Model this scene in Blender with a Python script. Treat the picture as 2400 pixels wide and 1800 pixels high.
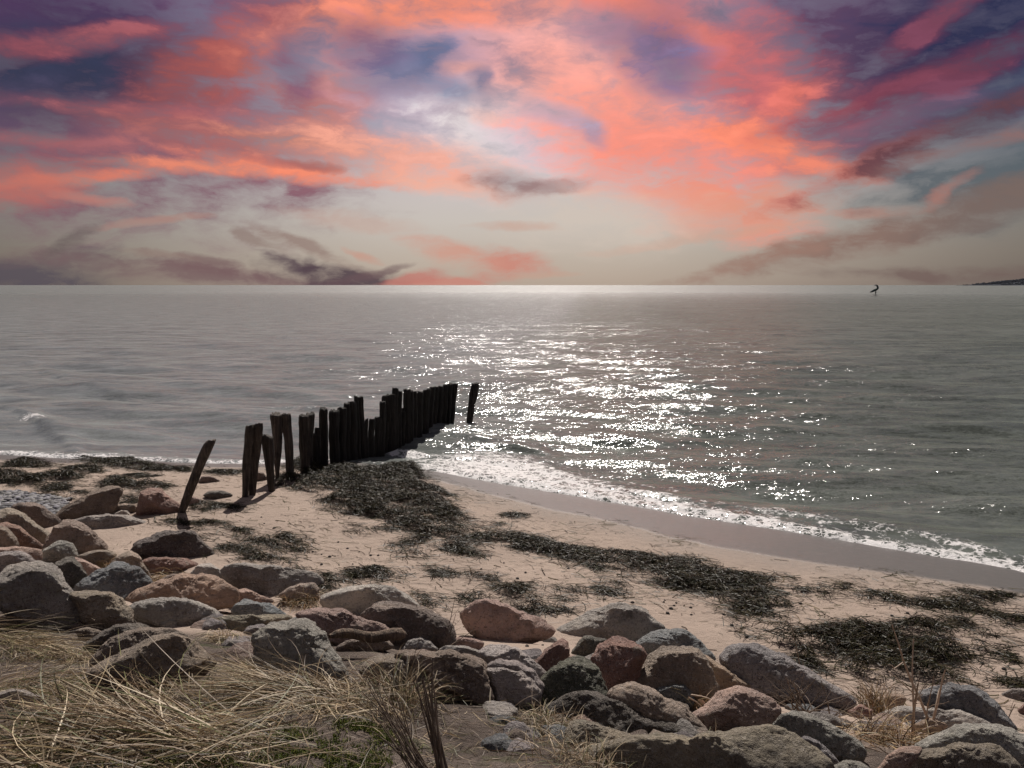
import bpy, math, random
import numpy as np
from mathutils import Vector

# ------------------------------------------------------------------ scene, camera, light
for o in list(bpy.data.objects):
    bpy.data.objects.remove(o, do_unlink=True)
scene = bpy.context.scene
COL = scene.collection
PITCH = math.radians(7.345)
CAM_H = 4.0
FPX = 1800.0                     # focal length in photograph pixels (2400 wide)

cam_data = bpy.data.cameras.new("camera")
cam_data.sensor_width = 36.0
cam_data.lens = 36.0 * FPX / 2400.0
cam_data.clip_start = 0.05
cam_data.clip_end = 60000.0
cam = bpy.data.objects.new("camera", cam_data)
cam.location = (0, 0, CAM_H)
cam.rotation_euler = (math.pi / 2 - PITCH, 0, 0)
COL.objects.link(cam)
scene.camera = cam

scene.render.engine = 'CYCLES'
scene.cycles.use_denoising = True
scene.cycles.max_bounces = 4
scene.cycles.use_adaptive_sampling = True
scene.cycles.adaptive_threshold = 0.02
scene.cycles.adaptive_min_samples = 12
scene.cycles.caustics_reflective = False
scene.cycles.caustics_refractive = False
scene.cycles.sample_clamp_direct = 0.0
scene.cycles.sample_clamp_indirect = 4.0
scene.view_settings.view_transform = 'Standard'
scene.view_settings.look = 'None'
scene.view_settings.exposure = 0.0
scene.view_settings.gamma = 1.0

SUN_EL = math.radians(48.0)
SUN_AZ = math.radians(2.5)       # a little to the right of straight out to sea
sun_data = bpy.data.lights.new("sun", 'SUN')
sun_data.energy = 4.9
sun_data.angle = math.radians(0.5)
sun_data.color = (1.0, 0.93, 0.86)
sun = bpy.data.objects.new("sun", sun_data)
sdir = Vector((math.sin(SUN_AZ) * math.cos(SUN_EL), math.cos(SUN_AZ) * math.cos(SUN_EL), math.sin(SUN_EL)))
sun.rotation_euler = sdir.to_track_quat('Z', 'Y').to_euler()
sun.location = (0, 0, 60)
COL.objects.link(sun)


def lin(c):
    out = []
    for v in c:
        v = v / 255.0
        out.append(v / 12.92 if v <= 0.04045 else ((v + 0.055) / 1.055) ** 2.4)
    return tuple(out)


def ray(u, v):
    """unit direction in the world of a photograph pixel (2400 x 1800)"""
    x = (u - 1200.0) / FPX
    y = -(v - 900.0) / FPX
    cp, sp = math.cos(PITCH), math.sin(PITCH)
    d = np.array([x, cp + y * sp, -sp + y * cp])
    return d / np.linalg.norm(d)


def azel(u, v):
    d = ray(u, v)
    return math.atan2(d[0], d[1]), math.asin(d[2])


# ------------------------------------------------------------------ node helper
class NT:
    def __init__(self, tree):
        self.t = tree
        tree.nodes.clear()

    def n(self, typ, ins=None, **props):
        nd = self.t.nodes.new(typ)
        for k, v in props.items():
            setattr(nd, k, v)
        if ins:
            for k, v in ins.items():
                self.set(nd, k, v)
        return nd

    def set(self, nd, k, v):
        s = nd.inputs[k]
        if hasattr(v, 'is_output'):
            self.t.links.new(v, s)
        elif hasattr(v, 'outputs'):
            self.t.links.new(v.outputs[0], s)
        else:
            if s.type == 'RGBA' and len(v) == 3:
                v = (*v, 1.0)
            s.default_value = v

    def math(self, op, a, b=None, c=None, clamp=False):
        ins = {0: a}
        if b is not None:
            ins[1] = b
        if c is not None:
            ins[2] = c
        return self.n('ShaderNodeMath', ins, operation=op, use_clamp=clamp).outputs[0]

    def vmath(self, op, a, b=None):
        ins = {0: a}
        if b is not None:
            ins[1] = b
        nd = self.n('ShaderNodeVectorMath', ins, operation=op)
        return nd.outputs['Value'] if op in ('DOT_PRODUCT', 'LENGTH') else nd.outputs[0]

    def mix(self, fac, a, b, blend='MIX'):
        nd = self.n('ShaderNodeMix', data_type='RGBA', blend_type=blend)
        nd.clamp_factor = True
        self.set(nd, 0, fac)
        self.set(nd, 6, a)
        self.set(nd, 7, b)
        return nd.outputs[2]

    def ramp(self, fac, stops, interp='LINEAR'):
        nd = self.n('ShaderNodeValToRGB', {0: fac})
        cr = nd.color_ramp
        cr.interpolation = interp
        while len(cr.elements) < len(stops):
            cr.elements.new(0.5)
        for e, (p, c) in zip(cr.elements, stops):
            e.position = p
            e.color = (*c, 1.0) if len(c) == 3 else c
        return nd.outputs[0]

    def mr(self, v, a, b, c=0.0, d=1.0, smooth=True):
        nd = self.n('ShaderNodeMapRange', interpolation_type='SMOOTHSTEP' if smooth else 'LINEAR')
        nd.clamp = True
        for i, x in enumerate((v, a, b, c, d)):
            self.set(nd, i, x)
        return nd.outputs[0]

    def noise(self, vec, scale, detail=3.0, rough=0.5, dist=0.0, out=0):
        return self.n('ShaderNodeTexNoise', {'Vector': vec, 'Scale': scale, 'Detail': detail,
                                             'Roughness': rough, 'Distortion': dist}).outputs[out]


# ------------------------------------------------------------------ sky
def build_sky():
    w = bpy.data.worlds.new("World")
    scene.world = w
    w.use_nodes = True
    k = NT(w.node_tree)
    tc = k.n('ShaderNodeTexCoord').outputs['Generated']
    sep = k.n('ShaderNodeSeparateXYZ', {0: tc})
    az = k.math('ARCTAN2', sep.outputs[0], sep.outputs[1])
    el = k.math('ARCSINE', sep.outputs[2])
    P = k.n('ShaderNodeCombineXYZ', {0: az, 1: el, 2: 0.0}).outputs[0]
    # domain warp so that the cloud edges fray
    Ps = k.n('ShaderNodeMapping', {'Vector': P, 'Scale': (1.0, 1.9, 1.0)}).outputs[0]
    w1 = k.vmath('SUBTRACT', k.noise(Ps, 5.0, 3.0, 0.55, out=1), (0.5, 0.5, 0.5))
    w2 = k.vmath('SUBTRACT', k.noise(Ps, 16.0, 5.0, 0.6, out=1), (0.5, 0.5, 0.5))
    wv = k.vmath('ADD', k.vmath('MULTIPLY', w1, (0.07, 0.024, 0.0)), k.vmath('MULTIPLY', w2, (0.045, 0.018, 0.0)))
    PW = k.vmath('ADD', P, wv)
    # wispy modulation, stretched along the wind
    Pst = k.n('ShaderNodeMapping', {'Vector': PW, 'Rotation': (0, 0, math.radians(-12)), 'Scale': (1.0, 3.2, 1.0)}).outputs[0]
    wisp = k.noise(Pst, 9.0, 7.0, 0.62)
    Pst2 = k.n('ShaderNodeMapping', {'Vector': PW, 'Rotation': (0, 0, math.radians(35)), 'Scale': (1.6, 3.0, 1.0), 'Location': (3.1, 1.7, 0)}).outputs[0]
    wisp2 = k.noise(Pst2, 11.0, 6.0, 0.6)
    wm = k.math('SUBTRACT', k.math('ADD', k.math('MULTIPLY', wisp, 0.6), k.math('MULTIPLY', wisp2, 0.4)), 0.5)

    # clear sky: elevation ramp, warm and pale low down, dusky blue up high
    e01 = k.math('DIVIDE', el, math.pi / 2, clamp=True)
    d = math.degrees
    def ep(v):
        return math.asin(ray(1200, v)[2]) / (math.pi / 2)
    centre = k.ramp(e01, [(0.0, lin((184, 164, 148))), (ep(600), lin((194, 178, 164))), (ep(520), lin((206, 194, 184))),
                          (ep(420), lin((210, 196, 194))), (ep(300), lin((206, 196, 212))), (ep(120), lin((160, 140, 170))),
                          (0.33, lin((138, 128, 134))), (0.6, lin((124, 122, 126))), (1.0, lin((116, 117, 122)))])
    side = k.ramp(e01, [(0.0, lin((94, 83, 81))), (ep(600), lin((110, 98, 90))), (ep(520), lin((116, 108, 101))),
                        (ep(420), lin((96, 102, 108))), (ep(250), lin((70, 72, 100))), (ep(60), lin((58, 52, 92))),
                        (0.33, lin((90, 86, 98))), (0.6, lin((106, 105, 111))), (1.0, lin((116, 117, 122)))])
    glow = k.mr(k.math('ABSOLUTE', k.math('ADD', az, 0.0)), 0.08, 0.70, 1.0, 0.0)
    col = k.mix(glow, side, centre)
    # physical sky adds a little of its own scattering
    nish = k.n('ShaderNodeTexSky', sky_type='NISHITA')
    nish.sun_disc = False
    nish.sun_elevation = SUN_EL
    nish.sun_rotation = SUN_AZ
    nsky = k.vmath('MULTIPLY', nish.outputs[0], (0.06, 0.06, 0.06))
    col = k.mix(0.12, col, nsky)
    # general cloud sheet: goes on over the whole dome
    zc = k.math('MAXIMUM', sep.outputs[2], 0.06)
    Q = k.n('ShaderNodeCombineXYZ', {0: k.math('DIVIDE', sep.outputs[0], zc), 1: k.math('DIVIDE', sep.outputs[1], zc), 2: 0.0}).outputs[0]
    sheet = k.noise(Q, 0.9, 6.0, 0.6, 0.6)
    sm = k.math('MULTIPLY', k.mr(sheet, 0.46, 0.66), k.mr(el, 0.30, 0.5, 0.0, 0.55))
    col = k.mix(sm, col, lin((164, 142, 142)))

    B = [  # u, v, half width, half height, rotation (deg, up to the right), colour, amount
        (300, 290, 760, 280, 0, (126, 78, 98), .95), (620, 310, 420, 130, 0, (160, 96, 108), .7),
        (110, 20, 560, 130, -6, (76, 50, 90), .95), (170, 170, 460, 130, 10, (46, 56, 84), .99), (60, 270, 330, 80, 5, (86, 72, 100), .8),
        (660, 20, 260, 70, 0, (98, 60, 98), .8),
        (1180, 120, 480, 230, 0, (240, 158, 164), .9), (990, 210, 250, 190, 0, (170, 152, 184), .85),
        (1160, 320, 320, 140, 0, (234, 212, 222), .92), (1270, 300, 150, 110, 0, (216, 200, 220), .7),
        (1650, 260, 330, 190, -25, (176, 122, 146), .8), (1980, 150, 360, 260, 0, (90, 58, 92), .95),
        (2340, 70, 460, 210, 10, (38, 44, 80), .99), (2270, 265, 430, 60, 14, (60, 76, 108), .9), (2020, 310, 300, 90, 12, (126, 88, 110), .85),
        (2320, 420, 420, 110, 10, (84, 96, 104), .85),
        # lit cloud
        (600, 100, 360, 95, 28, (234, 98, 68), .95), (480, 150, 200, 100, 0, (214, 92, 80), .6), (900, 34, 320, 65, 12, (246, 122, 92), .92),
        (1090, 8, 420, 50, 0, (250, 118, 88), .8), (780, 230, 150, 120, 45, (248, 124, 86), .85), (640, 200, 180, 34, -20, (240, 124, 96), .55),
        (210, 85, 250, 34, 15, (180, 86, 92), .8), (50, 108, 180, 36, 4, (150, 68, 82), .7),
        (360, 262, 380, 24, -3, (180, 90, 96), .6), (130, 335, 330, 24, 0, (184, 96, 94), .6), (560, 340, 420, 50, -5, (232, 116, 90), .8),
        (660, 330, 200, 22, -8, (250, 138, 92), .8),
        (210, 416, 300, 20, 9, (240, 106, 74), .95), (480, 394, 300, 19, 2, (246, 118, 84), .85), (700, 404, 280, 22, -6, (255, 114, 74), .95),
        (40, 425, 280, 60, 8, (196, 100, 84), .75), (930, 372, 400, 75, -7, (250, 150, 130), .9), (1060, 440, 240, 26, -7, (248, 160, 140), .6),
        (1290, 175, 220, 120, 0, (255, 152, 146), .85), (1080, 165, 60, 18, 5, (255, 160, 150), .8), (1150, 275, 70, 18, -8, (250, 180, 176), .7),
        (1640, 90, 420, 130, -28, (214, 102, 98), .80), (1520, 30, 240, 46, -24, (250, 108, 78), .9), (1780, 170, 200, 120, -60, (206, 92, 96), .75),
        (1462, 180, 32, 120, 8, (255, 142, 124), .7), (1520, 240, 60, 120, 35, (254, 140, 128), .6),
        (1440, 300, 320, 140, -12, (255, 142, 130), .88), (1570, 390, 380, 140, -24, (255, 120, 102), .9), (1660, 480, 240, 60, -24, (242, 124, 100), .85),
        (1800, 480, 280, 60, 16, (222, 136, 116), .7),
        (1780, 325, 230, 60, -16, (254, 112, 78), .95), (1930, 388, 170, 32, -22, (250, 114, 84), .9), (1862, 236, 70, 74, -30, (236, 92, 76), .68),
        (2010, 240, 270, 20, 13, (196, 72, 82), .8), (2170, 190, 440, 48, 14, (118, 56, 80), .95), (2190, 45, 200, 40, 32, (150, 68, 88), .65),
        (1990, 404, 340, 26, 21, (216, 110, 94), .8), (2170, 335, 440, 46, 20, (100, 62, 72), .98), (2300, 330, 300, 26, 18, (150, 104, 98), .7),
        (2060, 545, 560, 46, 17, (138, 106, 94), .9), (1760, 620, 240, 28, 12, (160, 122, 106), .8), (2330, 480, 330, 50, 12, (120, 104, 98), .8),
        (2215, 452, 110, 19, 30, (190, 120, 102), .6), (2030, 497, 150, 18, -3, (200, 136, 114), .45), (2250, 640, 360, 26, 3, (112, 88, 84), .75),
        (1620, 560, 300, 16, 9, (208, 158, 134), .6), (1420, 520, 320, 90, 0, (216, 198, 182), .6),
        # dark and blue patches
        (962, 158, 150, 70, 14, (90, 106, 144), .95), (860, 95, 130, 60, 0, (112, 92, 128), .9), (1020, 130, 60, 40, 40, (88, 102, 140), .8),
        (1535, 105, 130, 110, -30, (96, 104, 148), .95), (1610, 165, 70, 90, -70, (122, 114, 156), .75), (1420, 60, 120, 50, -10, (150, 120, 152), .7),
        (1127, 198, 55, 34, -50, (92, 112, 150), .9), (1060, 222, 90, 32, -8, (112, 126, 160), .8),
        (1375, 308, 60, 26, -30, (150, 150, 182), .85), (1300, 270, 120, 30, -12, (182, 172, 198), .7),
        (700, 160, 70, 110, 0, (118, 82, 116), .85), (720, 395, 90, 14, -8, (150, 86, 88), .75), (640, 385, 120, 12, -4, (160, 92, 98), .6),
        (1190, 432, 120, 40, -4, (120, 98, 106), .9), (1290, 440, 130, 24, 4, (164, 128, 126), .7),
        # low cloud over the sea
        (80, 640, 360, 60, 8, (88, 80, 90), .92), (470, 645, 560, 32, -5, (124, 98, 98), .92), (660, 655, 380, 22, -5, (122, 92, 94), .85),
        (790, 645, 220, 34, -8, (84, 66, 76), .98), (690, 622, 90, 18, -25, (92, 74, 82), .8), (735, 625, 22, 34, 10, (88, 70, 78), .8), (880, 640, 120, 12, 12, (110, 84, 88), .7),
        (720, 572, 170, 19, -20, (150, 124, 114), .8), (600, 552, 80, 18, -20, (146, 124, 114), .7), (860, 594, 60, 14, -25, (204, 144, 122), .7),
        (1185, 615, 130, 40, -6, (208, 128, 108), .95), (1050, 590, 120, 34, -12, (212, 148, 126), .85),
        (1070, 658, 150, 20, 4, (204, 126, 108), .9), (960, 658, 140, 18, 12, (196, 114, 100), .85),
        (360, 515, 170, 14, 5, (178, 130, 116), .7), (170, 555, 90, 24, 35, (100, 86, 86), .6), (1200, 530, 130, 14, 0, (204, 158, 138), .6),
        (500, 610, 80, 14, -8, (128, 102, 100), .8), (200, 465, 110, 14, -6, (200, 116, 100), .7), (380, 598, 100, 12, -8, (140, 110, 102), .6),
        (840, 520, 200, 24, -6, (202, 164, 148), .5), (1260, 645, 100, 10, 3, (200, 158, 136), .7),
    ]
    Wn = k.math('ADD', k.math('MULTIPLY', wm, 3.1), 1.0)
    rots = {}
    for (u, v, ru, rv, rot, c, amt) in B:
        amt *= 0.94
        if c[0] > 195 and u < 840 and v < 380:     # the lit banks grow duller away from the sun
            amt *= 0.62
            c = tuple(0.84 * q_ for q_ in c)
        if rv > 17:
            ru, rv = ru * 1.10, rv * 1.16
        if c[0] > 220:
            c = (c[0], c[1] + 10, c[2])
        if c[0] < 170 and rv < 130 and u < 1700 and v < 460:
            amt *= 0.85
        a, e = azel(u, v)
        rot = round(rot / 7.5) * 7.5
        cr, sr = math.cos(math.radians(rot)), math.sin(math.radians(rot))
        if rot not in rots:
            rots[rot] = k.n('ShaderNodeCombineXYZ', {0: k.vmath('DOT_PRODUCT', PW, (cr, sr, 0)), 1: k.vmath('DOT_PRODUCT', PW, (-sr, cr, 0)), 2: 0.0}).outputs[0]
        ca = math.cos(a)
        sx, sy = ru / FPX * ca * ca, rv / FPX * ca
        x0, y0 = a * cr + e * sr, -a * sr + e * cr
        q = k.n('ShaderNodeVectorMath', {0: rots[rot], 1: (1 / sx, 1 / sy, 0), 2: (-x0 / sx, -y0 / sy, 0)}, operation='MULTIPLY_ADD').outputs[0]
        d2 = k.vmath('DOT_PRODUCT', q, q)
        f = k.math('SUBTRACT', Wn, d2, clamp=True)
        if rv > 17:                       # banks fade out softly
            f = k.math('MULTIPLY', f, f)
        f = k.math('MULTIPLY', f, amt)
        col = k.mix(f, col, lin(c))
    # fine thickness variation of the cloud
    fine = k.mr(k.math('ADD', k.math('MULTIPLY', wisp, 0.5), k.math('MULTIPLY', wisp2, 0.5)), 0.36, 0.64, 0.74, 1.18, smooth=False)
    up = k.mr(el, 0.10, 0.2)
    col = k.mix(up, col, k.vmath('SCALE', col, None))
    k.set(col.node.inputs[7].links[0].from_node, 'Scale', fine)
    col = k.n('ShaderNodeHueSaturation', {'Saturation': 0.90, 'Value': 0.95, 'Color': col}).outputs[0]
    bg = k.n('ShaderNodeBackground', {'Color': col, 'Strength': 1.0})
    out = k.n('ShaderNodeOutputWorld', {'Surface': bg.outputs[0]})
    w.cycles.sampling_method = 'MANUAL'
    w.cycles.sample_map_resolution = 512


build_sky()

# ------------------------------------------------------------------ numeric helpers
_rng = np.random.RandomState(7)
_perm = _rng.permutation(256)
_perm = np.concatenate([_perm, _perm, _perm])
_grad = _rng.normal(size=(256, 3))
_grad /= np.linalg.norm(_grad, axis=1)[:, None]


def perlin(p):
    p = np.asarray(p, float)
    i = np.floor(p).astype(int)
    f = p - i
    i &= 255
    u = f * f * f * (f * (f * 6 - 15) + 10)
    res = np.zeros(len(p))
    for dx in (0, 1):
        wx = u[:, 0] if dx else 1 - u[:, 0]
        for dy in (0, 1):
            wy = u[:, 1] if dy else 1 - u[:, 1]
            for dz in (0, 1):
                wz = u[:, 2] if dz else 1 - u[:, 2]
                h = _perm[_perm[_perm[(i[:, 0] + dx) & 255] + ((i[:, 1] + dy) & 255)] + ((i[:, 2] + dz) & 255)]
                g = _grad[h]
                res += wx * wy * wz * (g[:, 0] * (f[:, 0] - dx) + g[:, 1] * (f[:, 1] - dy) + g[:, 2] * (f[:, 2] - dz))
    return res


def fbm(p, octs=4, gain=0.5):
    s, a, q = 0, 1.0, np.asarray(p, float)
    for _ in range(octs):
        s = s + a * perlin(q)
        q = q * 2.03 + 17.3
        a *= gain
    return s


def noise2(x, y, f, seed=0.0, octs=3):
    sh = np.shape(x)
    q = np.stack([np.ravel(x) * f, np.ravel(y) * f, np.full(np.size(x), seed)], 1)
    return fbm(q, octs).reshape(sh)


def sstep(a, b, x):
    t = np.clip((x - a) / (b - a), 0, 1)
    return t * t * (3 - 2 * t)


def on_plane(u, v, z=0.0):
    d = ray(u, v)
    t = (z - CAM_H) / d[2]
    return d[0] * t, d[1] * t


def seg_dist(x, y, line):
    best = np.full(np.shape(x), 1e9)
    for (x0, y0), (x1, y1) in zip(line[:-1], line[1:]):
        dx, dy = x1 - x0, y1 - y0
        t = np.clip(((x - x0) * dx + (y - y0) * dy) / (dx * dx + dy * dy), 0, 1)
        best = np.minimum(best, np.hypot(x - x0 - t * dx, y - y0 - t * dy))
    return best


def signed(x, y, line):
    """distance to a line that runs left to right, positive on the near (landward) side"""
    l = np.array(line)
    return seg_dist(x, y, line) * np.where(np.interp(x, l[:, 0], l[:, 1]) > y, 1.0, -1.0)


WPX = [(0, 1064), (163, 1074), (244, 1073), (353, 1080), (488, 1085), (600, 1086), (720, 1082), (820, 1081),
       (906, 1090), (993, 1098), (1080, 1114), (1200, 1135), (1307, 1153), (1470, 1180), (1600, 1204), (1853, 1243),
       (2106, 1287), (2400, 1340)]
SPX = [(0, 1074), (163, 1082), (244, 1080), (353, 1087), (488, 1091), (600, 1091), (720, 1087), (820, 1085), (906, 1100),
       (1000, 1112), (1063, 1131), (1128, 1151), (1225, 1178), (1307, 1200), (1429, 1220), (1510, 1241), (1592, 1267),
       (1714, 1292), (1853, 1315), (1998, 1337), (2142, 1353), (2400, 1389)]
WLINE = [on_plane(u, v) for u, v in WPX]
SLINE = [on_plane(u, v, 0.05) for u, v in SPX]
for L, e0, e1 in ((WLINE, (-60, 21), (40, 1.0)), (SLINE, (-60, 20.5), (40, 0.0))):
    L.insert(0, e0)
    L.append((L[-1][0] + 4, L[-1][1] - 1.7))
    L.append(e1)
BLINE = [(-60, 16), (-14, 13.6), (-9, 12.2), (-7, 10.9), (-5, 9.3), (-3, 8.5), (0, 8.0), (1.2, 7.6), (2.2, 6.9), (4, 6.4),
         (7, 6.1), (14, 5.6), (60, 2)]


def terrain(x, y):
    x = np.asarray(x, float)
    y = np.asarray(y, float)
    sd = signed(x, y, WLINE)
    z = np.where(sd > 0, 0.42 * (1 - np.exp(-np.maximum(sd, 0) * 0.16)), np.maximum(0.17 * sd, -2.5))
    bd = np.maximum(signed(x, y, BLINE), 0)
    bank = 0.33 * bd * sstep(0, 0.8, bd)
    bank = 2.0 - np.logaddexp(0, (2.0 - bank) * 4) / 4     # soft cap
    z = z + np.maximum(bank, 0)
    land = sstep(0.3, 2.0, sd)
    z = z + land * (0.035 * noise2(x, y, 0.55, 3.3, 2) + sstep(0.5, 2.5, bd) * 0.10 * noise2(x, y, 1.1, 8.1, 3))
    return z


GX = np.concatenate([np.linspace(-60, -18.2, 24), np.arange(-18, 13.01, 0.085), np.linspace(13.3, 60, 26)])
GY = np.concatenate([np.linspace(-25, -0.6, 24), np.arange(-0.5, 19.5, 0.075), np.linspace(19.7, 45, 16)])
GZ = None                         # filled when the ground is built


def gz(x, y):
    """height of the built ground sheet"""
    x = np.clip(np.asarray(x, float), GX[0], GX[-1] - 1e-6)
    y = np.clip(np.asarray(y, float), GY[0], GY[-1] - 1e-6)
    i = np.clip(np.searchsorted(GX, x, side='right') - 1, 0, len(GX) - 2)
    j = np.clip(np.searchsorted(GY, y, side='right') - 1, 0, len(GY) - 2)
    fx = (x - GX[i]) / (GX[i + 1] - GX[i])
    fy = (y - GY[j]) / (GY[j + 1] - GY[j])
    return (GZ[j, i] * (1 - fx) + GZ[j, i + 1] * fx) * (1 - fy) + (GZ[j + 1, i] * (1 - fx) + GZ[j + 1, i + 1] * fx) * fy


def hit(u, v, tmax=60.0):
    d = ray(u, v)
    t = np.concatenate([np.linspace(1.0, 12, 500), np.linspace(12.01, tmax, 900)])
    px, py, pz = d[0] * t, d[1] * t, CAM_H + d[2] * t
    below = np.nonzero(pz < gz(px, py))[0]
    if not len(below):
        return np.array([px[-1], py[-1], pz[-1]])
    i = below[0]
    tt = np.linspace(t[max(i - 1, 0)], t[i], 12)
    px, py, pz = d[0] * tt, d[1] * tt, CAM_H + d[2] * tt
    j = np.nonzero(pz < gz(px, py))[0]
    j = j[0] if len(j) else -1
    return np.array([px[j], py[j], pz[j]])


CROP = {'A': (0, 1050, 3.687), 'B': (500, 1050, 3.687), 'C': (0, 1350, 3.687), 'D': (600, 1350, 3.687),
        'E': (1200, 1350, 3.687), 'F': (1800, 1350, 3.687), '4': (900, 950, 2.458), '5': (1600, 1100, 2.765),
        'P': (500, 900, 5.53), 'Q': (780, 860, 6.144), 'L': (400, 850, 2.765), 'U': (0, 0, 1.0)}


def px(crop, pts):
    x0, y0, s = CROP[crop]
    return [(x0 + a / s, y0 + b / s) for a, b in pts]


def tag(o, label=None, cat=None, group=None, kind=None):
    if label:
        o["label"] = label
    if cat:
        o["category"] = cat
    if group:
        o["group"] = group
    if kind:
        o["kind"] = kind
    return o


def mesh_obj(name, verts, faces, mat, parent=None, loc=None, smooth=True, attrs=None, color=None):
    """faces: list of (n,k) int arrays; one mesh object from plain arrays"""
    me = bpy.data.meshes.new(name)
    verts = np.asarray(verts, np.float32)
    if isinstance(faces, np.ndarray):
        faces = [faces]
    me.vertices.add(len(verts))
    me.vertices.foreach_set('co', verts.ravel())
    loops = np.concatenate([f.ravel() for f in faces]).astype(np.int32)
    sizes = np.concatenate([np.full(len(f), f.shape[1]) for f in faces]).astype(np.int32)
    starts = np.concatenate([[0], np.cumsum(sizes)[:-1]]).astype(np.int32)
    me.loops.add(len(loops))
    me.loops.foreach_set('vertex_index', loops)
    me.polygons.add(len(sizes))
    me.polygons.foreach_set('loop_start', starts)
    me.polygons.foreach_set('use_smooth', np.full(len(sizes), smooth, bool))
    me.update(calc_edges=True)
    for nm, arr in (attrs or {}).items():
        arr = np.asarray(arr, np.float32)
        if arr.ndim == 1:
            a = me.attributes.new(nm, 'FLOAT', 'POINT')
            a.data.foreach_set('value', arr)
        else:
            a = me.attributes.new(nm, 'FLOAT_COLOR', 'POINT')
            a.data.foreach_set('color', np.concatenate([arr, np.ones((len(arr), 1), np.float32)], 1).ravel())
    if mat:
        me.materials.append(mat)
    o = bpy.data.objects.new(name, me)
    COL.objects.link(o)
    if loc is not None:
        o.location = loc
    if parent is not None:
        o.parent = parent
    if color is not None:
        o.color = color
    return o


def empty(name, loc):
    o = bpy.data.objects.new(name, None)
    o.location = loc
    o.empty_display_size = 0.2
    COL.objects.link(o)
    return o


def grid_faces(nr, nc):
    i = np.arange(nr - 1)[:, None] * nc + np.arange(nc - 1)[None, :]
    i = i.ravel()
    return np.stack([i, i + 1, i + nc + 1, i + nc], 1)
# ------------------------------------------------------------------ materials
def new_mat(name):
    m = bpy.data.materials.new(name)
    m.use_nodes = True
    return m, NT(m.node_tree)


def finish(k, bsdf):
    k.n('ShaderNodeOutputMaterial', {'Surface': bsdf.outputs[0]})


def attr(k, name, out='Fac', typ='GEOMETRY'):
    return k.n('ShaderNodeAttribute', attribute_name=name, attribute_type=typ).outputs[out]


def mat_ground():
    m, k = new_mat('sand_and_soil')
    P = k.n('ShaderNodeNewGeometry').outputs['Position']
    wet = attr(k, 'wet')
    soil = attr(k, 'soil')
    n1 = k.noise(P, 0.8, 4, 0.55)
    n2 = k.noise(P, 9.0, 4, 0.6)
    grain = k.noise(P, 170.0, 3, 0.7)
    sand = k.ramp(n1, [(0.3, (0.322, 0.252, 0.206)), (0.7, (0.392, 0.308, 0.252))])
    sand = k.mix(k.mr(n2, 0.35, 0.75, 0.0, 0.22), sand, (0.25, 0.198, 0.162))
    sand = k.mix(k.mr(grain, 0.58, 0.72, 0.0, 0.55), sand, (0.15, 0.12, 0.10))
    sand = k.mix(k.mr(grain, 0.42, 0.28, 0.0, 0.35), sand, (0.48, 0.41, 0.35))
    wetn = k.math('ADD', wet, k.math('MULTIPLY', k.math('SUBTRACT', n2, 0.5), 0.25), clamp=True)
    sand = k.mix(wetn, sand, (0.104, 0.096, 0.088))
    n3 = k.noise(P, 3.0, 6, 0.65)
    n4 = k.noise(P, 40.0, 4, 0.7)
    so = k.ramp(n3, [(0.3, (0.075, 0.058, 0.048)), (0.5, (0.125, 0.098, 0.082)), (0.72, (0.20, 0.16, 0.135))])
    so = k.mix(k.mr(n4, 0.5, 0.68, 0.0, 0.7), so, (0.045, 0.036, 0.03))
    so = k.mix(k.mr(k.noise(P, 4.0, 3, 0.6), 0.58, 0.7, 0.0, 0.45), so, (0.07, 0.085, 0.03))
    col = k.mix(soil, sand, so)
    h = k.math('ADD', k.math('MULTIPLY', n2, 0.9), k.math('MULTIPLY', grain, 0.14))
    h = k.math('ADD', h, k.math('MULTIPLY', k.math('MULTIPLY', n4, soil), 1.4))
    bstr = k.math('SUBTRACT', 1.0, k.math('MULTIPLY', wetn, 0.85))
    bump = k.n('ShaderNodeBump', {'Strength': bstr, 'Distance': 0.035, 'Height': h})
    rough = k.mr(wetn, 0.1, 0.9, 0.92, 0.36)
    b = k.n('ShaderNodeBsdfPrincipled', {'Base Color': col, 'Roughness': rough, 'Normal': bump.outputs[0],
                                         'Specular IOR Level': k.mr(wetn, 0.0, 1.0, 0.2, 0.4)})
    finish(k, b)
    return m


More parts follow.
